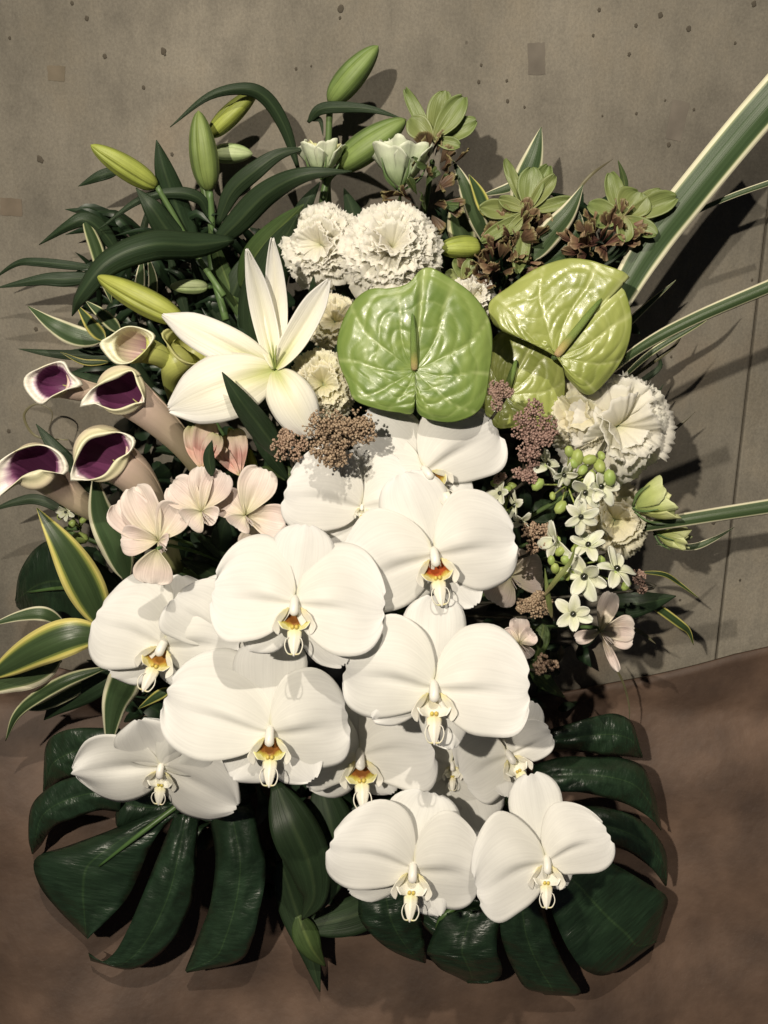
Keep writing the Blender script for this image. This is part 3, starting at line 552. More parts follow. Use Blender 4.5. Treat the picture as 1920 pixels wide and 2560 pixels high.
# right: variegated blades
leaf('long cream-edged green blade rising to the right border', [(1470, 880, .095), (1550, 740, .09), (1622, 620, .085), (1706, 512, .08), (1850, 336, .07), (1960, 210, .07)], 84, VW, [.5, .8, 1, 1, 1, 1], fold=.22, name='striped_blade', group='cream-edged blades', nu=13)
leaf('thin pale blade branching toward the right border, topmost', [(1640, 590, .06), (1741, 530, .06), (1830, 490, .06), (1950, 448, .06)], 13, VW, 'blade', name='striped_blade', group='cream-edged blades')
leaf('long narrow striped blade crossing below the big blade', [(1500, 950, .11), (1600, 870, .125), (1740, 795, .13), (1950, 705, .13)], 32, VW, 'blade', name='striped_blade', group='cream-edged blades', fold=.6)
leaf('thin blade just under the narrow striped one', [(1540, 960, .06), (1630, 880, .06), (1760, 800, .06), (1830, 742, .05)], 16, VA, name='striped_blade', group='cream-edged blades')
leaf('dusky thin blade under the big blade', [(1520, 860, .05), (1600, 780, .05), (1690, 700, .05)], 18, VA, name='striped_blade', group='cream-edged blades')
leaf('striped blade running level past the round green bud', [(1560, 1330, .11), (1640, 1312, .12), (1770, 1290, .125), (1950, 1262, .125)], 36, VW, 'blade', fold=.5, name='striped_blade', group='cream-edged blades')
leaf('short striped blade behind the small green bud', [(1640, 1360, .07), (1724, 1368, .07), (1780, 1350, .07), (1836, 1318, .06)], 18, VW, name='striped_blade', group='cream-edged blades')
# dracaena leaves amid the bracts
leaf('pointed cream-edged leaf standing behind the middle bracts', [(1300, 560, .05), (1310, 470, .055), (1335, 390, .055), (1353, 318, .05)], 66, VW, fold=.3, name='dracaena_leaf', group='cream-edged short leaves')
leaf('broad cream-edged leaf slanting up right between the bracts', [(1330, 650, .09), (1370, 590, .09), (1420, 530, .09), (1458, 462, .085)], 60, VW, fold=.3, name='dracaena_leaf', group='cream-edged short leaves')
leaf('dark cream-edged leaf just right of the slanting one', [(1350, 660, .08), (1410, 620, .08), (1440, 570, .08), (1446, 525, .075)], 64, VW, fold=.3, name='dracaena_leaf', group='cream-edged short leaves')
leaf('thin leaf tip reaching up right above the bracts', [(1440, 480, .06), (1480, 435, .06), (1532, 398, .05)], 8, GRASS, name='dracaena_leaf', group='cream-edged short leaves')
leaf('cream-edged leaf left of the middle bracts', [(1225, 620, .07), (1190, 540, .075), (1160, 460, .075), (1132, 400, .07)], 44, VW, fold=.3, name='dracaena_leaf', group='cream-edged short leaves')
leaf('yellow folded leaf beside the middle bracts', [(1220, 545, .08), (1200, 490, .08), (1172, 436, .08)], 34, VY, fold=.3, name='dracaena_leaf', group='cream-edged short leaves')
leaf('dark leaf right of the white carnation top', [(1170, 640, .06), (1150, 560, .06), (1130, 500, .06)], 70, VA, fold=.3, name='dracaena_leaf', group='cream-edged short leaves')
leaf('leaf lying left behind the middle bracts', [(1330, 440, .04), (1270, 470, .04), (1200, 490, .04)], 26, VW, name='dracaena_leaf', group='cream-edged short leaves')
leaf('pale pointed leaf above the rightmost bract cluster', [(1560, 500, .07), (1560, 450, .07), (1545, 400, .07)], 18, MID, name='dracaena_leaf', group='cream-edged short leaves')
leaf('dark leaf behind the right anthurium top', [(1470, 690, .06), (1550, 650, .06), (1600, 620, .055), (1660, 640, .05)], 90, D, name='dracaena_leaf', group='cream-edged short leaves')
leaf('dark leaf filling under the rightmost bracts', [(1430, 660, .06), (1500, 640, .06), (1580, 600, .06)], 80, D, name='dracaena_leaf', group='cream-edged short leaves')
# grassy strands right
for lab, pts, W, m in [('fine dark strand curving at right below the striped blade', [(1560, 960, .05), (1640, 900, .05), (1690, 860, .05), (1716, 810, .05)], 9, GRASS),
                       ('fine dark strand, second one at right of the carnation', [(1560, 985, .05), (1610, 950, .05), (1650, 915, .05), (1640, 880, .05)], 16, D),
                       ('fine strand tip right above the white carnation', [(1560, 1010, .05), (1620, 1010, .05), (1660, 960, .05)], 12, D),
                       ('fine upright strand at right of the carnation', [(1640, 1110, .05), (1690, 1070, .05), (1738, 1030, .05)], 9, GRASS),
                       ('strand with yellow base hanging right of the star flowers', [(1600, 1430, .08), (1660, 1436, .08), (1700, 1460, .075), (1748, 1496, .07)], 12, VY),
                       ('long yellow-brown strand drooping at lower right', [(1560, 1470, .09), (1630, 1510, .09), (1700, 1560, .085), (1722, 1580, .08), (1734, 1612, .075)], 22, VY),
                       ('short brown strand right of the pink petals', [(1560, 1570, .07), (1600, 1580, .07), (1640, 1610, .07)], 12, GRASS),
                       ('very fine hair-like strand falling toward the cloth', [(1520, 1640, .08), (1555, 1700, .08), (1572, 1760, .07), (1574, 1810, .06)], 5, GRASS),
                       ('curled fine tendril loop at left of the callas', [(170, 1100, .04), (90, 1090, .04), (60, 1040, .04), (90, 1010, .04), (130, 1030, .04), (120, 1080, .04)], 6, GRASS),
                       ('dark bent strand at the left border under the callas', [(180, 1290, .05), (100, 1250, .05), (40, 1255, .05), (-30, 1280, .05)], 26, D)]:
    leaf(lab, pts, W, m, name='grass_strand', cat='grass strand', group='fine strands')
leaf('dark oval leaf at right under the mauve bead cluster', [(1500, 1500, .10), (1560, 1510, .10), (1620, 1505, .10), (1690, 1490, .09)], 74, D, prof='lance')
leaf('green pointed leaf under the small brown bead cluster', [(1330, 1650, .16), (1350, 1690, .16), (1380, 1720, .16), (1412, 1744, .15)], 44, MID, prof='lance')
leaf('green leaf left of the small brown bead cluster', [(1360, 1560, .14), (1350, 1610, .15), (1330, 1680, .15)], 44, MID)
leaf('rounded dark leaf between the star flower clusters', [(1390, 1260, .11), (1360, 1280, .12), (1330, 1300, .12)], 66, D, prof='oval')
# lower leaves
leaf('long dark leaf hanging straight below the gold-brown throated orchid', [(690, 1960, .12), (730, 2060, .13), (770, 2150, .12), (785, 2240, .10), (755, 2300, .08)], 120, D, fold=.25)
leaf('short green leaf tip below the long hanging leaf', [(745, 2290, .06), (765, 2340, .06), (785, 2380, .055), (814, 2416, .04)], 64, MID, fold=.3)
leaf('dark leaf hanging between the hanging leaf and the lowest orchids', [(800, 1960, .10), (830, 2080, .10), (830, 2180, .09), (800, 2280, .07)], 120, D)
leaf('dark leaf crossing under the lowest left orchid', [(760, 2320, .05), (880, 2290, .06), (960, 2250, .07), (1050, 2230, .08)], 90, D)
leaf('thin dark pointed leaf touching the cloth at bottom centre', [(700, 2150, .05), (735, 2260, .04), (770, 2360, .035), (800, 2480, .03)], 80, D)

# -------- monstera
Z7 = lambda L: [(x*.5787, 1700+y*.5787) for x, y in L]
Z8 = lambda L: [(760+x*.5787, 1600+y*.5787) for x, y in L]
def monstera(label, lobes, rib, center):
    """lobes: pairs of edge curves (upper, lower) with heights at the root and at the tip"""
    o = thing('monstera_leaf', label, 'monstera leaf', 'monstera leaves', center[0], center[1], center[2])
    inv = np.array(o.matrix_world.inverted()); J = Join()
    for k, (A, B, h0, h1) in enumerate(lobes):
        nv, nu = 34, 13; qa = cr(A, nv); qb = cr(B, nv); X = np.zeros((nv, nu, 3)); ph = k*1.7
        for j in range(nv):
            v = j/(nv-1); hv = h0+(h1-h0)*v**1.6
            for i in range(nu):
                u = i/(nu-1); p = qa[j]*(1-u)+qb[j]*u; uu = 2*u-1
                hh = hv + .010*(1-uu*uu)*(1-.5*v) - .0045*math.exp(-(uu/.12)**2)*(1-v) + .0028*math.sin(v*9+ph+u*4)*(.3+abs(uu)) + .0012*math.sin(v*34+abs(uu)*6)*(1-v*.6) + (.006 if k % 2 else -.003)*uu
                X[j, i] = P(p[0], p[1], hh)
        V, F, mi, uv = grid_data(X, .0006); V = V@inv[:3, :3].T+inv[:3, 3]; J.add(V, F, uv)
    J.build('blade', [MONS], o)
    q = [to_local(o, P(*p)) for p in rib]; tube('midrib', q, [7, 6, 3], RIB, o, 8, 16)
    return o
monstera('monstera leaf at lower left, largest, its midrib lit yellow-green', [
    (Z7([(520, 440), (400, 412), (280, 430), (180, 490), (132, 560), (124, 680), (138, 750)]), Z7([(520, 570), (430, 562), (340, 590), (250, 622), (210, 660), (180, 710), (142, 753)]), .085, .04),
    (Z7([(760, 530), (500, 640), (300, 715), (155, 770), (168, 880), (250, 990), (372, 1112)]), Z7([(790, 560), (700, 640), (640, 740), (600, 840), (550, 940), (480, 1020), (378, 1118)]), .085, .05),
    (Z7([(755, 580), (700, 720), (660, 820), (620, 920), (560, 1060), (500, 1170), (440, 1215), (382, 1178)]), Z7([(860, 580), (848, 760), (842, 880), (820, 980), (760, 1100), (680, 1190), (560, 1250), (392, 1212)]), .09, .045),
    (Z7([(900, 560), (930, 760), (920, 900), (900, 1000), (860, 1100), (830, 1180), (800, 1255)]), Z7([(1090, 540), (1140, 740), (1146, 860), (1120, 1000), (1090, 1120), (1030, 1215), (808, 1264)]), .09, .045),
    (Z7([(740, 480), (800, 560), (860, 600), (930, 620)]), Z7([(1060, 420), (1070, 480), (1080, 520), (1090, 560)]), .075, .08),
    (Z7([(760, 560), (620, 620), (520, 640), (500, 600), (510, 520)]), Z7([(760, 520), (700, 480), (620, 440), (560, 430), (515, 440)]), .08, .08),
], [(455, 2005, .094), (350, 2085, .098), (248, 2165, .085)], (440, 2020, .07))
monstera('monstera leaf at lower right, wide dark lobes against brown cloth', [
    (Z8([(1050, 390), (1150, 362), (1250, 332), (1340, 318), (1410, 350), (1440, 420), (1462, 502)]), Z8([(1060, 480), (1180, 482), (1260, 490), (1330, 498), (1400, 503), (1440, 508), (1464, 508)]), .085, .05),
    (Z8([(990, 540), (1120, 505), (1250, 506), (1360, 508), (1460, 545), (1505, 640), (1530, 730), (1545, 820)]), Z8([(990, 640), (1090, 655), (1200, 658), (1310, 682), (1400, 712), (1470, 752), (1512, 785), (1543, 824)]), .10, .05),
    (Z8([(1000, 740), (1110, 722), (1250, 718), (1350, 735), (1440, 770), (1510, 830), (1556, 900), (1572, 980), (1566, 1060)]), Z8([(1000, 840), (1180, 850), (1300, 878), (1390, 908), (1450, 945), (1500, 985), (1530, 1020), (1548, 1045), (1563, 1064)]), .10, .05),
    (Z8([(1080, 860), (1280, 940), (1380, 990), (1480, 1050), (1568, 1112), (1552, 1200), (1525, 1300)]), Z8([(1010, 1050), (1060, 1150), (1100, 1250), (1150, 1350), (1220, 1430), (1330, 1440), (1520, 1308)]), .10, .045),
    (Z8([(850, 1100), (848, 1250), (870, 1340), (905, 1420), (955, 1500), (1030, 1525)]), Z8([(1020, 1080), (1060, 1250), (1100, 1350), (1145, 1440), (1192, 1530), (1040, 1532)]), .10, .045),
    (Z8([(600, 1180), (535, 1330), (545, 1370), (590, 1420), (650, 1450), (700, 1475)]), Z8([(850, 1160), (832, 1330), (852, 1400), (850, 1450), (800, 1482), (706, 1482)]), .09, .045),
    (Z8([(235, 1120), (240, 1200), (290, 1270), (360, 1330), (440, 1370), (520, 1395)]), Z8([(470, 1080), (500, 1180), (510, 1250), (520, 1310), (526, 1360), (526, 1396)]), .085, .045),
], [(1370, 2010, .112), (1375, 2100, .112), (1440, 2300, .085)], (1380, 2040, .08))
monstera('shaded monstera leaf lobe behind the grey orchid at left', [
    (Z7([(520, 210), (330, 208), (235, 238), (198, 290), (190, 380), (186, 480)]), Z7([(520, 420), (400, 392), (330, 412), (260, 432), (220, 462), (190, 486)]), .07, .03),
], [(300, 1880, .075), (220, 1890, .07), (150, 1910, .05)], (290, 1890, .06))
monstera('rounded dark monstera leaf behind the yellow-edged leaf at far left', [
    ([(270, 1440), (200, 1385), (140, 1350), (90, 1370), (50, 1430), (38, 1500)], [(280, 1560), (220, 1560), (160, 1556), (110, 1550), (70, 1540), (42, 1516)], .075, .035),
], [(270, 1500, .085), (180, 1470, .085), (70, 1480, .06)], (260, 1520, .06))
monstera('dark glossy monstera leaf behind the lowest left orchid', [
    (Z8([(700, 1100), (560, 1110), (500, 1180), (540, 1260), (620, 1300)]), Z8([(860, 1180), (800, 1260), (760, 1320), (700, 1330), (625, 1305)]), .075, .05),
], [(1150, 2260, .085), (1100, 2300, .085), (1090, 2350, .06)], (1140, 2240, .06))

# -------- anthuriums
def anthurium(label, c, h, outline, tip, m, sp, seed=0, tilt=(0, 0), group='green anthuriums'):
    o = thing('anthurium', label, 'anthurium', group, c[0], c[1], h)
    pts = np.array([(x-c[0], -(y-c[1])) for x, y in outline], float); th = np.unwrap(np.arctan2(pts[:, 1], pts[:, 0])); r = np.hypot(pts[:, 0], pts[:, 1])
    n = 150; closed = np.vstack([pts, pts[:1]]); per = cr(np.vstack([closed[-3:-1], closed, closed[1:3]]), 40*len(pts))
    # resample closed outline evenly
    cl = cr(np.vstack([pts[-2:], pts, pts[:3]]), (len(pts)+4)*20)[40:40+len(pts)*20+1]
    seg = np.r_[0, np.cumsum(np.linalg.norm(np.diff(cl, axis=0), axis=1))]; tt = np.linspace(0, seg[-1], n+1)
    cl = np.stack([np.interp(tt, seg, cl[:, i]) for i in range(2)], 1)
    m_ = 56; rho = np.linspace(0.02, 1, m_); X = np.zeros((m_, n+1, 3)); VN = np.zeros((m_, n+1)); tipv = np.array([tip[0]-c[0], -(tip[1]-c[1])], float); ta = math.atan2(tipv[1], tipv[0])
    R0 = np.percentile(np.hypot(cl[:, 0], cl[:, 1]), 80)
    for j, p in enumerate(rho):
        x = cl[:, 0]*p; y = cl[:, 1]*p
        a = np.arctan2(cl[:, 1], cl[:, 0])-ta; a = (a+math.pi) % (2*math.pi)-math.pi
        # main veins fan out and curve; quilting pillows between them
        aa = np.abs(a); ph = aa*1.75+.55*p+.06*np.sin(p*9+aa*5); vein = np.abs(np.sin(ph*math.pi/1.05))
        cross = np.abs(np.sin((p*5.2+.35*np.cos(ph*3)+seed+.12*np.sin(aa*7))*math.pi/1.15+aa*1.6))
        pil = (vein**.35)*(.5+.5*cross**.45)
        mid = np.exp(-(a/.05)**2)
        VN[j] = np.clip(np.exp(-(vein/.10)**2)*.55+.22*np.exp(-(cross/.14)**2)+mid*.6, 0, .8)*min(1, p*3)
        z = R0*(.04*np.sin(p*2.6)-.05*p**4+.06*np.cos(a*2)*p**2) + R0*.034*pil*np.minimum(1, p*2)*(1-.6*ss(.86, 1, p)) - R0*.05*mid*p
        z += R0*.035*np.sin(a*3+seed)*p**2
        x = x+tilt[0]*0; X[j, :, 0] = x; X[j, :, 1] = y; X[j, :, 2] = z+tilt[0]*x+tilt[1]*y
        X[j, :, 2] += R0*.004*np.sin(x*.16+np.sin(y*.05+seed)*2)*np.sin(y*.13+np.sin(x*.06)*2)*min(1, p*1.5)
    sp_ = sheet('spathe', X, 1.8, m, o); va = sp_.data.attributes.new('vein', 'FLOAT', 'POINT'); va.data.foreach_set('value', np.r_[VN.ravel(), VN.ravel()])
    s0, s1, hz, rw = sp; q = cr([(0, 0, 6), ((s1[0]-s0[0])*.4, -(s1[1]-s0[1])*.4, 6+hz*.7), (s1[0]-s0[0], -(s1[1]-s0[1]), hz)], 24)
    V, F, U = tube_data(q, np.interp(np.linspace(0, 1, 24), [0, .1, .7, .95, 1], [rw*.8, rw, rw*.85, rw*.45, rw*.1]), 12); obj('spadix', new_mesh('spadix', V, F, SPAD, uv=U), o)
    add_stem(o, 8); return o
Z4 = lambda L: [(800+x*.5787, 560+y*.5787) for x, y in L]
anthurium('front green anthurium, round, left of the other two', (1036, 925), .175,
          Z4([(412, 705), (402, 815), (340, 815), (250, 800), (150, 760), (120, 690), (80, 590), (76, 480), (130, 350), (210, 285), (300, 282), (380, 262), (452, 192), (540, 225), (650, 295), (725, 390), (748, 500), (735, 640), (700, 790), (600, 850), (500, 850), (424, 815)]),
          (1061, 672), ANTH, ((1036, 925), (1030, 790), 34, 9), 1.0)
anthurium('lime-yellow anthurium at upper right, glossy with pointed tip', (1390, 890), .135,
          Z4([(1052, 600), (1075, 665), (1165, 735), (1250, 670), (1320, 560), (1342, 420), (1312, 300), (1290, 255), (1335, 230), (1250, 190), (1150, 155), (1050, 150), (930, 190), (820, 265), (735, 335), (745, 420), (800, 465), (880, 490), (940, 470), (985, 520)]),
          (1572, 694), ANTL, ((1390, 890), (1498, 752), 30, 11), 2.2)
anthurium('lower green anthurium half hidden between the other two', (1262, 985), .120,
          Z4([(760, 880), (700, 800), (705, 650), (735, 520), (800, 455), (900, 470), (1000, 540), (1055, 650), (1055, 790), (1020, 900), (930, 890), (840, 880)]),
          (1330, 860), ANTL, ((1262, 985), (1288, 903), 26, 10), 3.1)

# -------- carnations and lisianthus
def frill(W, L, seed, ser=1.0, curve=.2, wavn=6):
    rs = np.random.default_rng(seed); nu, nv = 33, 11; u = np.linspace(-1, 1, nu); v = np.linspace(0, 1, nv); U, V = np.meshgrid(u, v)
    ang = U*.62; tooth = np.array([rs.uniform(-1, 1) for _ in range(nu)])*.030*ser+.020*ser*np.tile([1, -1], nu)[:nu]
    rad = L*(V+tooth[None, :]*V**6*1.0)*(1-.10*U**2)
    wd = W/2/math.sin(.62)/L; x = rad*np.sin(ang)*wd; y = rad*np.cos(ang)
    p = rs.uniform(0, 6.28, 3)
    z = L*V**1.8*(.060*np.sin(U*wavn+p[0])+.042*np.sin(U*wavn*2.1+p[1])+.022*np.sin(U*wavn*4+p[2]))+curve*L*V**2.2
    return np.stack([x, y, z], -1)
FR = {}
def frill_mesh(kind, k, m, thick=.012):
    key = (kind, k, m.name)
    if key not in FR:
        if kind == 'carn': X = frill(1.25, 1, k*7+3, 1.0, (-.10, -.28, -.18)[k % 3], 5+k % 3)
        elif kind == 'lisi': X = frill(1.1, 1, k*5+1, .35, .16, 3.5)
        elif kind == 'loose': X = frill(1.55, 1, k*5+4, .9, (-.30, -.05, -.45)[k % 3], 4.2)
        else: X = frill(.95, 1, k*5+2, .25, -.25, 2.5)
        V, F, mi, uv = grid_data(X, thick); FR[key] = new_mesh('petal', V, F, [m, m], mi, uv)
    return FR[key]
def rosette(label, c, h, Rr, m, n=44, name='carnation', cat='carnation', group='white frilly carnations', kind='carn', yaw=0, pitch=0, inner=.18, dome=.55, only=None, seed=0, z0=0, ring=None):
    o = thing(name, label, cat, group, c[0], c[1], h, yaw, pitch); rs = np.random.default_rng(int(c[0]*3+c[1])+seed)
    for i in range(n):
        t = (i+.5)/n                       # 0 outer .. 1 inner
        th = i*2.39996+rs.normal(0, .3); el = R_(5+60*t**1.0)+rs.normal(0, .20)
        sz = Rr*(1.0-.38*t)*rs.uniform(.9, 1.08)
        p = obj('petal', frill_mesh(kind, int(rs.integers(0, 6)), m), o)
        # petal's +y goes outward: rotate about x by el (raise), then about z
        rad0 = Rr*.30*t
        M = Matrix.Rotation(th, 4, 'Z') @ Matrix.Translation((0, rad0*.5*(1-t), -Rr*dome*.5*(1-t)+z0)) @ Matrix.Rotation(el, 4, 'X') @ Matrix.Rotation(rs.normal(0, .32), 4, 'Y') @ Matrix.Rotation(rs.normal(0, .25), 4, 'Z') @ Matrix.Scale(sz, 4)
        p.matrix_local = M
    V, F, U = tube_data(cr([(0, 0, 0), (0, 0, -Rr*.35), (0, 0, -Rr*.75), (0, 0, -Rr*1.1)], 10), np.interp(np.linspace(0, 1, 10), [0, .4, 1], [Rr*.16, Rr*.24, Rr*.08]), 10); obj('calyx', new_mesh('calyx', V, F, STEM, uv=U), o)
    add_stem(o, max(4, Rr*.05), start=(0, 0, -Rr*1.05)); return o
rosette('largest white carnation at top centre', (980, 622), .115, 134, CARN, 78, pitch=-12)
rosette('white carnation left behind the largest one', (802, 612), .095, 112, CARN, 62, yaw=-12)
rosette('cream carnation between the lily and the front anthurium', (838, 805), .115, 78, CARC, 34)
rosette('cream carnation right above the big brown bead cluster', (808, 962), .150, 98, CARC, 54)
rosette('white carnation peeking out behind the front anthurium', (1178, 745), .105, 72, CARN, 30)
rosette('large white frilly loose bloom at the right edge', (1545, 1065), .120, 146, CARN, 26, yaw=14, kind='loose')
rosette('cream carnation left of the large right-hand one', (1446, 1036), .120, 96, CARC, 24, kind='loose')
rosette('cream carnation below the large right-hand one', (1536, 1300), .115, 96, CARC, 28, yaw=10, kind='loose')
def cup(label, c, tip, h, Rr, Ln, m, m2=None, name='lisianthus', group='lisianthus flowers', n=9, flare=.25, wrap=1.1, tipz=20):
    """half-open bud: overlapping upright petals round an axis from c to tip"""
    o = thing(name, label, 'lisianthus', group, c[0], c[1], h); rs = np.random.default_rng(int(c[0]))
    ax = np.array([tip[0]-c[0], -(tip[1]-c[1]), tipz], float); ax /= np.linalg.norm(ax); a = np.cross(ax, (0, 0, 1.)); a /= np.linalg.norm(a); b = np.cross(a, ax)
    for i in range(n):
        k = i/n; th0 = i*2.4; nu, nv = 17, 14; X = np.zeros((nv, nu, 3)); sc_ = 1-.5*k; ph = rs.uniform(0, 6); hk = rs.uniform(.82, 1.08); fk = rs.uniform(-.12, .25)
        for j in range(nv):
            v = j/(nv-1); rr = Rr*sc_*(math.sin(min(1, v*1.5)*math.pi/2)**.8*.85+(flare+fk)*max(0, v-.5)*1.5-.15*(1-flare*2)*max(0, v-.5))
            for q in range(nu):
                u = -1+2*q/(nu-1); th = th0+u*wrap*.9; r2 = rr*(1+.12*math.sin(u*6+ph)*v+.06*u)
                X[j, q] = ax*(Ln*v*hk*(1-.30*abs(u)**2.2*v+.035*math.sin(u*7+ph)*v)+rs.normal(0, 1.2)*(v > .9))+(a*math.cos(th)+b*math.sin(th))*r2
        sheet('petal', X, 1.6, m2 if (m2 and k > .4) else m, o)
    for i in range(5):
        th = i*1.257; q = np.array([(a*math.cos(th)+b*math.sin(th))*Rr*s_+ax*Ln*t for t, s_ in ((-.05, .15), (.2, .75), (.55, 1.02))]); tube('sepal', q, [3, 3, 1], STEM, o, 6, 8)
    add_stem(o, 5, start=tuple(-ax*3)); return o
cup('pale mint lisianthus with layered upright petals at top centre', (1000, 468), (1010, 350), .075, 62, 112, MINT, n=11, flare=.5)
cup('yellow lisianthus half open left of the mint one', (803, 440), (806, 360), .06, 48, 82, MINT, YELL, n=10, flare=.4)
cup('round green lisianthus bud with frilled top at the right', (1588, 1270), (1682, 1238), .125, 54, 92, LIME, n=10, flare=.15)
cup('small green lisianthus bud, lowest at the right', (1640, 1330), (1722, 1352), .10, 34, 84, LIME, n=8, flare=.05)

# -------- callas
def calla(label, cen, rim, spine, h, R1, outm, seed=0, dz=46, tipback=18, inm=None):
    """funnel lofted from a thin base along the spine to an irregular flaring rim"""
    o = thing('calla_lily', label, 'calla lily', 'two-tone calla lilies', cen[0], cen[1], h)
    sp = [to_local(o, P(*p)) for p in spine]; q = cr(sp+[np.array([0, 0, -dz*1.0]), np.array([0, 0, -dz*.4])], 40)
    pts = np.array([(x-cen[0], -(y-cen[1])) for x, y in rim], float); n = len(pts)
    cl = cr(np.vstack([pts[-2:], pts, pts[:3]]), (n+4)*20+1)[40:40+n*20+1]
    nu, nv = 57, 34; th = np.linspace(0, 2*math.pi*1.04, nu)+R_(seed); ca = np.arctan2(cl[:, 1], cl[:, 0]); cr2 = np.hypot(cl[:, 0], cl[:, 1]); od = np.argsort(ca)
    rr = np.interp((th+math.pi) % (2*math.pi)-math.pi, ca[od], cr2[od], period=2*math.pi); rim3 = np.stack([rr*np.cos(th), rr*np.sin(th), -tipback*(rr/rr.max())**2*1.0+4*np.sin(th*2+seed)], 1)
    X = np.zeros((nv, nu, 3))
    for j in range(nv):
        v = j/(nv-1); vv = min(v/.74, 1); c = np.array([np.interp(vv, np.linspace(0, 1, 40), q[:, i]) for i in range(3)]); k = min(38, int(vv*39)); t = q[k+1]-q[k]; t /= np.linalg.norm(t)
        a = np.cross(t, (0, 1, .001)); 
        if np.linalg.norm(a) < .2: a = np.array([1., 0, 0])
        f = ss(.35, .74, v); t = t*(1-f)+np.array([0, 0, 1.])*f; t /= np.linalg.norm(t)
        b0 = np.array([0, 1., 0]) - t*t[1]; b0 = b0/np.linalg.norm(b0) if np.linalg.norm(b0) > .15 else np.array([0, 0, 1.]); a = np.cross(b0, t); a /= np.linalg.norm(a)
        r = R1*1.22*(.30+.70*min(1, vv*1.12)**1.1)
        circ = c+(np.outer(np.cos(th), a)+np.outer(np.sin(th), b0))*(r*(1-.05*np.linspace(0, 1, nu)))[:, None]
        g = ss(.62, 1, v)**1.15; tgt = rim3*np.array([1, 1, 1.])*(1 if v > .999 else 1)
        X[j] = circ*(1-g)+tgt*g
        X[j, :, 2] += 10*math.sin(math.pi*ss(.8, 1, v))*1.0
    V, F, mi, uv = grid_data(X, 2.6)
    nrm = np.cross(X[12, 1]-X[12, 0], X[13, 0]-X[12, 0]); cenp = X[12].mean(0); inside_front = np.dot(nrm, cenp-X[12, 0]) > 0
    obj('spathe', new_mesh('spathe', V, F, [outm, outm] if dz > 50 else ([inm or CALI, outm] if inside_front else [outm, inm or CALI]), mi, uv), o)
    e = sp[0]; fo_ = to_local(o, FOAM); tube('stem', [e, e*.6+fo_*.4+np.array([0, 0, -20]), fo_], [R1*.15, R1*.13, R1*.12], STEM, o, 8, 12)
    V, F, U = tube_data(cr([q[10], q[18], q[26]], 10), np.interp(np.linspace(0, 1, 10), [0, .8, 1], [5, 4, 1]), 8); obj('spadix', new_mesh('spadix', V, F, SPAD, uv=np.array(U)*0+.3), o)
    return o
Z3 = lambda L: [(x*.5787, 560+y*.5787) for x, y in L]
calla('purple-throated calla cut by the left border, lowest of the four', (80, 1168), Z3([(-90, 1190), (-40, 1060), (60, 985), (180, 955), (262, 990), (294, 1055), (262, 1085), (180, 1062), (110, 1085), (40, 1140), (-40, 1220)]),
      [(330, 1330, .08), (220, 1270, .11), (150, 1215, .12)], .15, 50, CALO, 0)
calla('calla with oval purple mouth and thick cream-pink body, second lowest', (250, 1135), Z3([(296, 1102), (338, 1000), (380, 935), (450, 912), (520, 900), (580, 930), (560, 985), (500, 1020), (450, 1080), (390, 1104), (340, 1106)]),
      [(440, 1420, .10), (392, 1290, .13), (335, 1190, .145)], .165, 60, CALO, 20)
calla('pink-bodied calla with purple mouth, in the middle of the calla group', (300, 976), Z3([(334, 785), (385, 722), (440, 692), (500, 668), (567, 634), (592, 690), (625, 765), (580, 775), (500, 800), (450, 790), (400, 775)]),
      [(540, 1240, .10), (470, 1130, .13), (390, 1045, .145)], .165, 52, CALO, 40)
calla('small purple-and-white calla farthest up the left edge', (128, 952), Z3([(92, 692), (108, 650), (180, 622), (266, 590), (300, 640), (350, 690), (290, 715), (230, 742), (172, 778), (122, 742)]),
      [(360, 1010, .09), (280, 990, .11), (200, 975, .12)], .135, 34, CALO, 60)
calla(inm=CALC, label='yellowish calla with tiny purple throat below the large yellow-green bud', cen=(328, 862), rim=Z3([(422, 510), (475, 482), (548, 444), (620, 452), (665, 480), (640, 530), (600, 572), (560, 600), (500, 602), (452, 562)]),
      spine=[(480, 960, .09), (440, 920, .11), (390, 885, .125)], h=.14, R1=36, outm=CALY, seed=10)
calla('yellow-backed calla turned away beside the lily petal', (462, 866), Z3([(690, 470), (740, 445), (820, 450), (890, 520), (895, 580), (840, 604), (780, 580), (735, 530)]),
      [(440, 1010, .09), (430, 950, .11), (440, 910, .12)], .125, 42, CALY, 30, 60)

# -------- alstroemeria
def alstro(label, c, h, petals, m=PINK, group='pale pink alstroemeria blooms', stam=True, tilt=(0, 0)):
    o = thing('alstroemeria', label, 'alstroemeria', group, c[0], c[1], h)
    for i, (tx, ty, W, z0) in enumerate(petals):
        sheet('petal', petal(tx-c[0], -(ty-c[1]), W*.88, sh=(.95, .42), arch=(-.10, .04)[i % 2], cup=-.40, groove=.06, wav=.05, z0=z0, tipbend=(.20, .05, -.10)[i % 3], nu=15, nv=18, tilt=tilt, point=-.2), 1.6, m, o)
    if stam:
        for k in range(5):
            a = R_(k*30-60); tube('stamen', [(0, 0, 0), (10*math.cos(a), -10+6*math.sin(a), 22), (26*math.cos(a), -22+10*math.sin(a), 34)], [1.6, 1.1], PINK, o, 5, 7)
    add_stem(o, 5); return o
alstro('pale pink alstroemeria with large upper petals, over the far left orchid', (398, 1352), .19, [(285, 1250, 130, 0), (330, 1215, 110, -8), (452, 1262, 100, 6), (300, 1350, 90, 10), (420, 1360, 60, 12)])
alstro('pale pink alstroemeria left of the centre pair, four petals raised', (505, 1278), .185, [(425, 1205, 100, 0), (500, 1165, 70, -8), (560, 1180, 90, 4), (470, 1312, 90, 10), (545, 1295, 60, 8)])
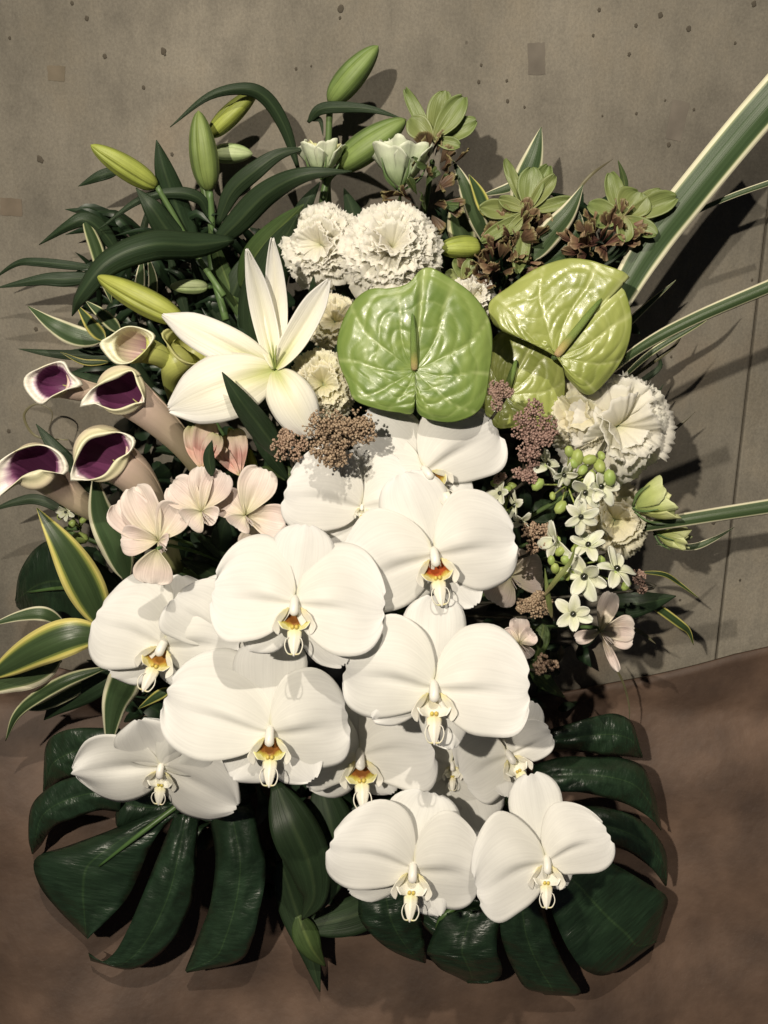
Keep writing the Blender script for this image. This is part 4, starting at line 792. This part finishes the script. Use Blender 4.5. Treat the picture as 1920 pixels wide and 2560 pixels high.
alstro('pale pink alstroemeria touching the orchids, tall upright petal', (613, 1288), .18, [(548, 1240, 90, 0), (660, 1170, 110, -6), (715, 1310, 100, -10), (590, 1320, 80, 8)])
alstro('single blush petal fallen forward onto the far left orchid', (392, 1372), .215, [(378, 1462, 118, 0)], stam=False)
alstro('blush petals in shade between pink flowers and the orchid', (650, 1300), .16, [(640, 1385, 110, 0), (725, 1370, 90, -6)], stam=False)
alstro('pink alstroemeria bud with red streak, left of the two buds', (505, 1175), .165, [(480, 1060, 70, 4), (520, 1050, 74, -6), (545, 1085, 56, 8)], PNKD, 'striped pink alstroemeria buds', False)
alstro('pink alstroemeria bud half open, right of the two buds', (600, 1190), .16, [(560, 1085, 60, 4), (590, 1070, 60, -6), (545, 1120, 44, 8)], PNKD, 'striped pink alstroemeria buds', False)
alstro('pink alstroemeria tucked under the orange-throated orchid', (1275, 1440), .15, [(1360, 1430, 120, 0), (1235, 1508, 90, 6), (1300, 1370, 80, -6)])
alstro('drooping pink alstroemeria at lower right with a trailing withered petal', (1500, 1578), .135, [(1590, 1568, 74, 6), (1585, 1600, 66, -4), (1530, 1480, 60, 0), (1440, 1600, 40, -2), (1548, 1680, 26, 4)])
alstro('small pink alstroemeria above the foremost orchid', (1298, 1608), .165, [(1300, 1545, 60, 0), (1335, 1580, 56, 2), (1255, 1580, 50, -2), (1320, 1650, 56, -4)])

# -------- bead clusters
def beads(label, c, rx, ry, h, n, m, stems=True, size=3.6, group='brown bead-like flower clusters', umb=True):
    o = thing('bead_cluster', label, 'flower cluster', group, c[0], c[1], h); rs = np.random.default_rng(int(c[0]+c[1]))
    J = Join(); T = Join(); K = max(4, n//38)
    cs = [(rs.uniform(-1, 1), rs.uniform(-1, 1), rs.uniform(-.2, 1)) for _ in range(K*3)]; cs = [q for q in cs if q[0]**2+q[1]**2 < 1][:K]
    for (a, b, d) in cs:
        ctr = np.array([a*rx*.78, b*ry*.78, 25*d*(rx/60)*(1-.5*(a*a+b*b))+8]); rc = min(rx, ry)*rs.uniform(.26, .40)+3
        V, F, U = tube_data(cr([(0, -ry*.5, -40), ctr*.5+np.array([0, -ry*.2, -18]), ctr], 6), 1.5, 4); T.add(V, F, U)
        for k in range(n//K):
            dv = rs.normal(0, 1, 3); dv[2] = abs(dv[2])*.9; dv /= np.linalg.norm(dv); p = ctr+dv*rc*rs.uniform(.65, 1.05)
            r = size*rs.uniform(.6, 1.15); V, F, U = ball_data(p, (r, r, r), 6, 4); U = np.array(U)*0+rs.uniform(0, 1, 2); J.add(V, F, U)
            if k % 4 == 0: V, F, U = tube_data([ctr, (ctr+p)/2+rs.normal(0, 1, 3), p], 1.0, 4); T.add(V, F, U)
    J.build('buds', [m], o, kind='stuff'); T.build('twigs', [BEADH], o, kind='stuff')
    tube('stem', [(0, -ry*.2, -20), (0, -ry*.9, -40), tuple(to_local(o, FOAM)*.6+np.array([0, 0, -30])), tuple(to_local(o, FOAM))], [4, 4, 4], STEMD, o, 7, 16); return o
beads('large brown bead cluster in front, right below the lily', (856, 1092), 88, 78, .200, 1100, BEAD, size=4.0)
beads('smaller brown bead cluster left of the large one', (728, 1118), 42, 50, .18, 420, BEAD)
beads('mauve bead cluster on the lower anthurium, small', (1246, 990), 34, 38, .17, 320, BEADR)
beads('tall mauve bead cluster at the anthurium edge', (1338, 1080), 56, 78, .165, 800, BEADR)
beads('mauve bead cluster directly below the tall one', (1312, 1166), 34, 46, .165, 360, BEADR)
beads('mauve bead cluster beside the topmost orchid', (1244, 1182), 20, 26, .15, 90, BEADR)
beads('mauve bead cluster right of the orange-throated orchid', (1345, 1344), 42, 42, .16, 420, BEAD)
beads('brown bead cluster below the pink petal at right', (1334, 1500), 44, 52, .165, 480, BEAD)
beads('reddish bead cluster at the far right of the star flowers', (1610, 1448), 30, 34, .13, 160, BEADR)
beads('small round brown bead cluster on the green leaf above the foremost orchid', (1362, 1660), 30, 30, .175, 90, BEAD, size=5)

# -------- star-of-Bethlehem florets
SPT = {}
def star_petal(k):
    if k not in SPT:
        X = petal(0, 1, .52, sh=(.62, .5), arch=.03, cup=-.25, groove=.03, wav=.03, nu=9, nv=10, seed=k+3, tipbend=(-.15, .1, .3)[k % 3]); V, F, mi, uv = grid_data(X, .03); SPT[k] = new_mesh('petal', V, F, [STAR, STAR], mi, uv)
    return SPT[k]
OVM = new_mesh('ovary', *(lambda d: (d[0], d[1]))(ball_data((0, 0, .10), (.16, .16, .17), 12, 8)), OVARY, uv=ball_data((0, 0, 0), 1, 12, 8)[2])
def star_cluster(label, c, h, florets, buds, group='star-of-Bethlehem clusters'):
    o = thing('star_flower_cluster', label, 'flower cluster', group, c[0], c[1], h); rs = np.random.default_rng(int(c[0]))
    Jb = Join(); S = Join(); root = np.array([0, -20, -70.])
    for (x, y, r, yaw, pit) in florets:
        p = np.array([x-c[0], -(y-c[1]), rs.uniform(0, 26)])
        V, F, U = ball_data((0, 0, -.02), (.2, .2, .14), 8, 6); f = obj('floret', new_mesh('floret', V, F, GRN, uv=U), o)
        f.matrix_local = Matrix.Translation(p) @ Matrix.Rotation(R_(yaw*1.3)+rs.normal(0, .35), 4, 'Y') @ Matrix.Rotation(R_(pit)+rs.normal(0, .35), 4, 'X') @ Matrix.Rotation(rs.uniform(0, 6), 4, 'Z') @ Matrix.Scale(r*rs.uniform(.85, 1.08), 4)
        for k in range(6):
            q = obj('petal', star_petal(int(rs.integers(0, 3))), f); q.matrix_local = Matrix.Rotation(k*math.pi/3+rs.normal(0, .08), 4, 'Z') @ Matrix.Rotation(R_(16+rs.normal(0, 15)+(6 if k % 2 else 0)), 4, 'X') @ Matrix.Scale(rs.uniform(.9, 1.08), 4)
        obj('ovary', OVM, f)
        V, F, U = tube_data(cr([root, (root+p)/2+np.array([0, 0, -10.]), p+np.array([0, 0, -2.])], 8), 2.6, 5); S.add(V, F, U)
    for (x, y, r) in buds:
        p = np.array([x-c[0], -(y-c[1]), rs.uniform(0, 24)]); V, F, U = ball_data((0, 0, 0), (r*.8, r*1.15, r*.8), 8, 8)
        b = obj('bud', new_mesh('bud', V, F, GRN, uv=U), o); b.matrix_local = Matrix.Translation(p) @ Matrix.Rotation(rs.normal(0, .7), 4, 'Z') @ Matrix.Rotation(rs.normal(0, .4), 4, 'X')
        V, F, U = tube_data(cr([root, (root+p)/2+np.array([0, 0, -8.]), p], 8), 2.2, 5); S.add(V, F, U)
    S.build('stalks', [GRN], o, kind='stuff'); tube('stem', [root, root+np.array([0, -30, -60.]), to_local(o, FOAM)], [6, 6, 6], STEM, o, 8, 12); return o
star_cluster('upper star flower cluster below the large right carnation, pale petals', (1430, 1190), .165,
             [(1366, 1164, 48, 10, -20), (1405, 1186, 40, 30, 20), (1460, 1230, 52, 0, 10), (1498, 1218, 50, 20, -10), (1448, 1290, 44, -10, 30)],
             [(1342, 1212, 17), (1400, 1268, 18), (1380, 1240, 10), (1440, 1145, 20), (1470, 1150, 17), (1495, 1165, 19), (1455, 1175, 15), (1480, 1190, 14), (1420, 1130, 15), (1520, 1195, 20), (1430, 1160, 13), (1500, 1140, 12)])
star_cluster('small star flower cluster right beside the orange-throated orchid', (1270, 1260), .150,
             [(1250, 1234, 40, -20, 10), (1288, 1262, 42, -10, 10), (1302, 1300, 38, 10, 30)], [(1225, 1240, 12), (1265, 1225, 13), (1240, 1210, 14), (1280, 1215, 12)])
star_cluster('lower star flower cluster with brightest white florets at the right', (1445, 1400), .180,
             [(1392, 1350, 50, -15, 10), (1466, 1364, 50, 5, 0), (1534, 1424, 56, 10, 5), (1458, 1438, 62, 0, 10), (1428, 1532, 56, 0, 20)],
             [(1440, 1370, 16), (1412, 1400, 15), (1398, 1378, 14), (1430, 1420, 15), (1400, 1430, 13), (1385, 1420, 14), (1560, 1462, 14), (1500, 1400, 13), (1375, 1400, 12), (1415, 1440, 11)])
star_cluster('tiny pale bud cluster in shade under the lowest callas', (180, 1300), .085, [(170, 1280, 30, 0, 30)], [(205, 1345, 20), (195, 1275, 12), (160, 1268, 12), (185, 1310, 12), (150, 1290, 10), (212, 1300, 10)])
# narrow green straps of the lower cluster
leaf('thin pale green strap crossing the lower star flower cluster', [(1360, 1490, .19), (1390, 1450, .2), (1425, 1405, .2), (1440, 1360, .2)], 13, CURG, name='green_strap', cat='leaf', group='green straps')
leaf('pale green strap hanging at the left of the lower star flowers', [(1380, 1545, .18), (1370, 1490, .19), (1362, 1420, .19)], 14, CURG, name='green_strap', cat='leaf', group='green straps')

# -------- bracts (curcuma-like)
def bracts(label, c, h, tops, head, mh, group='green-topped brown bract heads'):
    o = thing('bract_flower', label, 'bract flower', group, c[0], c[1], h); rs = np.random.default_rng(int(c[0]))
    for (tx, ty, W, z) in tops:
        sheet('green_bract', petal(tx-c[0], -(ty-c[1]), W, sh=(.8, .5), arch=-.05, cup=-.35, groove=.03, wav=.03, z0=z, tipbend=-.05, nu=13, nv=16, point=.4), 1.8, CURG, o)
    for (hx, hy, rx, ry, n) in head:
        for i in range(n):
            th = rs.uniform(0, 6.28); q = math.sqrt(rs.uniform(0, 1)); x0 = hx-c[0]+q*rx*math.cos(th)*.8; y0 = -(hy-c[1])+q*ry*math.sin(th)*.8
            mm = mh[int(rs.integers(0, len(mh)))]; p = obj('brown_bract', frill_mesh('lisi' if i % 3 else 'loose', int(rs.integers(0, 6)), mm), o)
            d = Vector((x0-(hx-c[0]), y0+(hy-c[1])+14, 26*(1-q*q)+10)).normalized()
            p.matrix_local = Matrix.Translation((x0*.96+(hx-c[0])*.04, y0, 14*(1-q*q)-18+rs.uniform(-6, 6))) @ d.to_track_quat('Y', 'Z').to_matrix().to_4x4() @ Matrix.Rotation(rs.uniform(0, 6.28), 4, 'Y') @ Matrix.Diagonal((rs.uniform(22, 38), rs.uniform(44, 66), 44, 1))
    add_stem(o, 7, start=(0, -40, -30)); return o
bracts('leaf-topped bract flower at top centre, right of the mint lisianthus', (1082, 355), .07,
       [(1012, 222, 34, 0), (1112, 226, 66, -4), (1160, 246, 58, 10), (1192, 298, 52, -8), (1022, 300, 60, 6), (1150, 370, 34, 14)],
       [(1080, 410, 55, 50, 16), (1060, 490, 70, 60, 22)], [CURB, CURB, MID])
bracts('leaf-topped bract flower in the middle of the upper right', (1318, 530), .085,
       [(1262, 396, 30, -4), (1372, 412, 52, -4), (1330, 420, 66, 6), (1386, 440, 40, 8), (1432, 500, 34, 4), (1196, 524, 50, 8), (1245, 500, 36, 12), (1270, 590, 30, 16), (1200, 610, 34, 14), (1290, 690, 44, 16)],
       [(1290, 585, 60, 50, 22), (1250, 660, 70, 75, 34)], [CURB, CURB, CURR])
bracts('rightmost leaf-topped bract flower next to the long blade', (1556, 545), .085,
       [(1525, 430, 48, -4), (1600, 480, 96, 0), (1654, 474, 46, -6), (1690, 495, 58, 6), (1468, 512, 50, 4), (1640, 590, 44, 10), (1560, 610, 44, 16), (1480, 560, 40, 8)],
       [(1530, 580, 70, 40, 24), (1480, 610, 60, 34, 18)], [CURR, CURB, CURR])
bracts('small green bract tuft beside the blunt yellow bud', (1155, 700), .10, [(1150, 640, 44, 4), (1180, 650, 34, 8), (1110, 690, 40, 0)], [(1200, 700, 30, 30, 8)], [CURB])

# -------- dark filler foliage: an uncountable mass behind the flowers
J = Join(); rs = np.random.default_rng(5)
cnt = 0
while cnt < 900:
    px = rs.uniform(150, 1560); py = rs.uniform(560, 2330)
    rr = ((px-850)/620)**2+((py-1400)/860)**2
    if py > 1900 and (px < 330 or px > 1420): continue
    if rr > 1: continue
    if py < 800 and (px < 330 or px > 1500): continue
    hmax = .015+.115*(1-rr)**.6; h = rs.uniform(.006, hmax); a = rs.uniform(0, 6.28); L_ = rs.uniform(60, 130)
    if rr > .72: h *= .6; L_ *= .6
    p2 = (px+L_*math.cos(a), py-L_*math.sin(a), max(.006, h+rs.uniform(-.02, .03)))
    X = leaf_grid([(px, py, h), ((px+p2[0])/2+rs.normal(0, 8), (py+p2[1])/2, (h+p2[2])/2+.01), p2], rs.uniform(26, 60), 'lance', .3, rs.uniform(-50, 50), nu=4, nv=7)
    n = 28; V = X.reshape(-1, 3); F = [(j*4+i, j*4+i+1, (j+1)*4+i+1, (j+1)*4+i) for j in range(6) for i in range(3)]
    U = np.stack(np.meshgrid(np.linspace(0, 1, 4), np.linspace(0, 1, 7)), -1).reshape(-1, 2); J.add(V, F, U); cnt += 1
for k in range(230):
    px = rs.uniform(250, 660); py = rs.uniform(560, 1000); a = rs.normal(2.4, .55) if k % 3 else rs.uniform(0, 6.28); L_ = rs.uniform(70, 170)
    if px+L_*math.cos(a) < 150 or py-L_*math.sin(a)*.8 < 520: continue
    h = rs.uniform(.006, .045); q1 = (px+L_*math.cos(a), py-L_*math.sin(a)*.8, h+rs.uniform(-.004, .02)); qm = ((px+q1[0])/2+rs.normal(0, 16), (py+q1[1])/2-rs.uniform(0, 30), h+.012)
    X = leaf_grid([(px, py, h), qm, q1], rs.uniform(12, 30), 'lance', .4, rs.uniform(-40, 40), nu=4, nv=7)
    J.add(X.reshape(-1, 3), F, U)
for k in range(170):
    px = rs.uniform(1080, 1560); py = rs.uniform(500, 800); a = rs.normal(1.3, .7); L_ = rs.uniform(60, 130); h = rs.uniform(.006, .05)
    q1 = (px+L_*math.cos(a), py-L_*math.sin(a), h+rs.uniform(-.004, .02))
    if q1[1] < 470 or q1[0] > 1620: continue
    X = leaf_grid([(px, py, h), ((px+q1[0])/2+rs.normal(0, 10), (py+q1[1])/2, h+.01), q1], rs.uniform(16, 40), 'lance', .4, rs.uniform(-40, 40), nu=4, nv=7)
    J.add(X.reshape(-1, 3), F, U)
fo = J.build('filler_foliage', [DARKF], None, kind='stuff'); tag(fo, 'mass of small dark green leaves filling the gaps behind the flowers', 'foliage')
print('objects', len(bpy.data.objects), 'tris', sum(len(m.polygons)*2 for m in bpy.data.meshes))
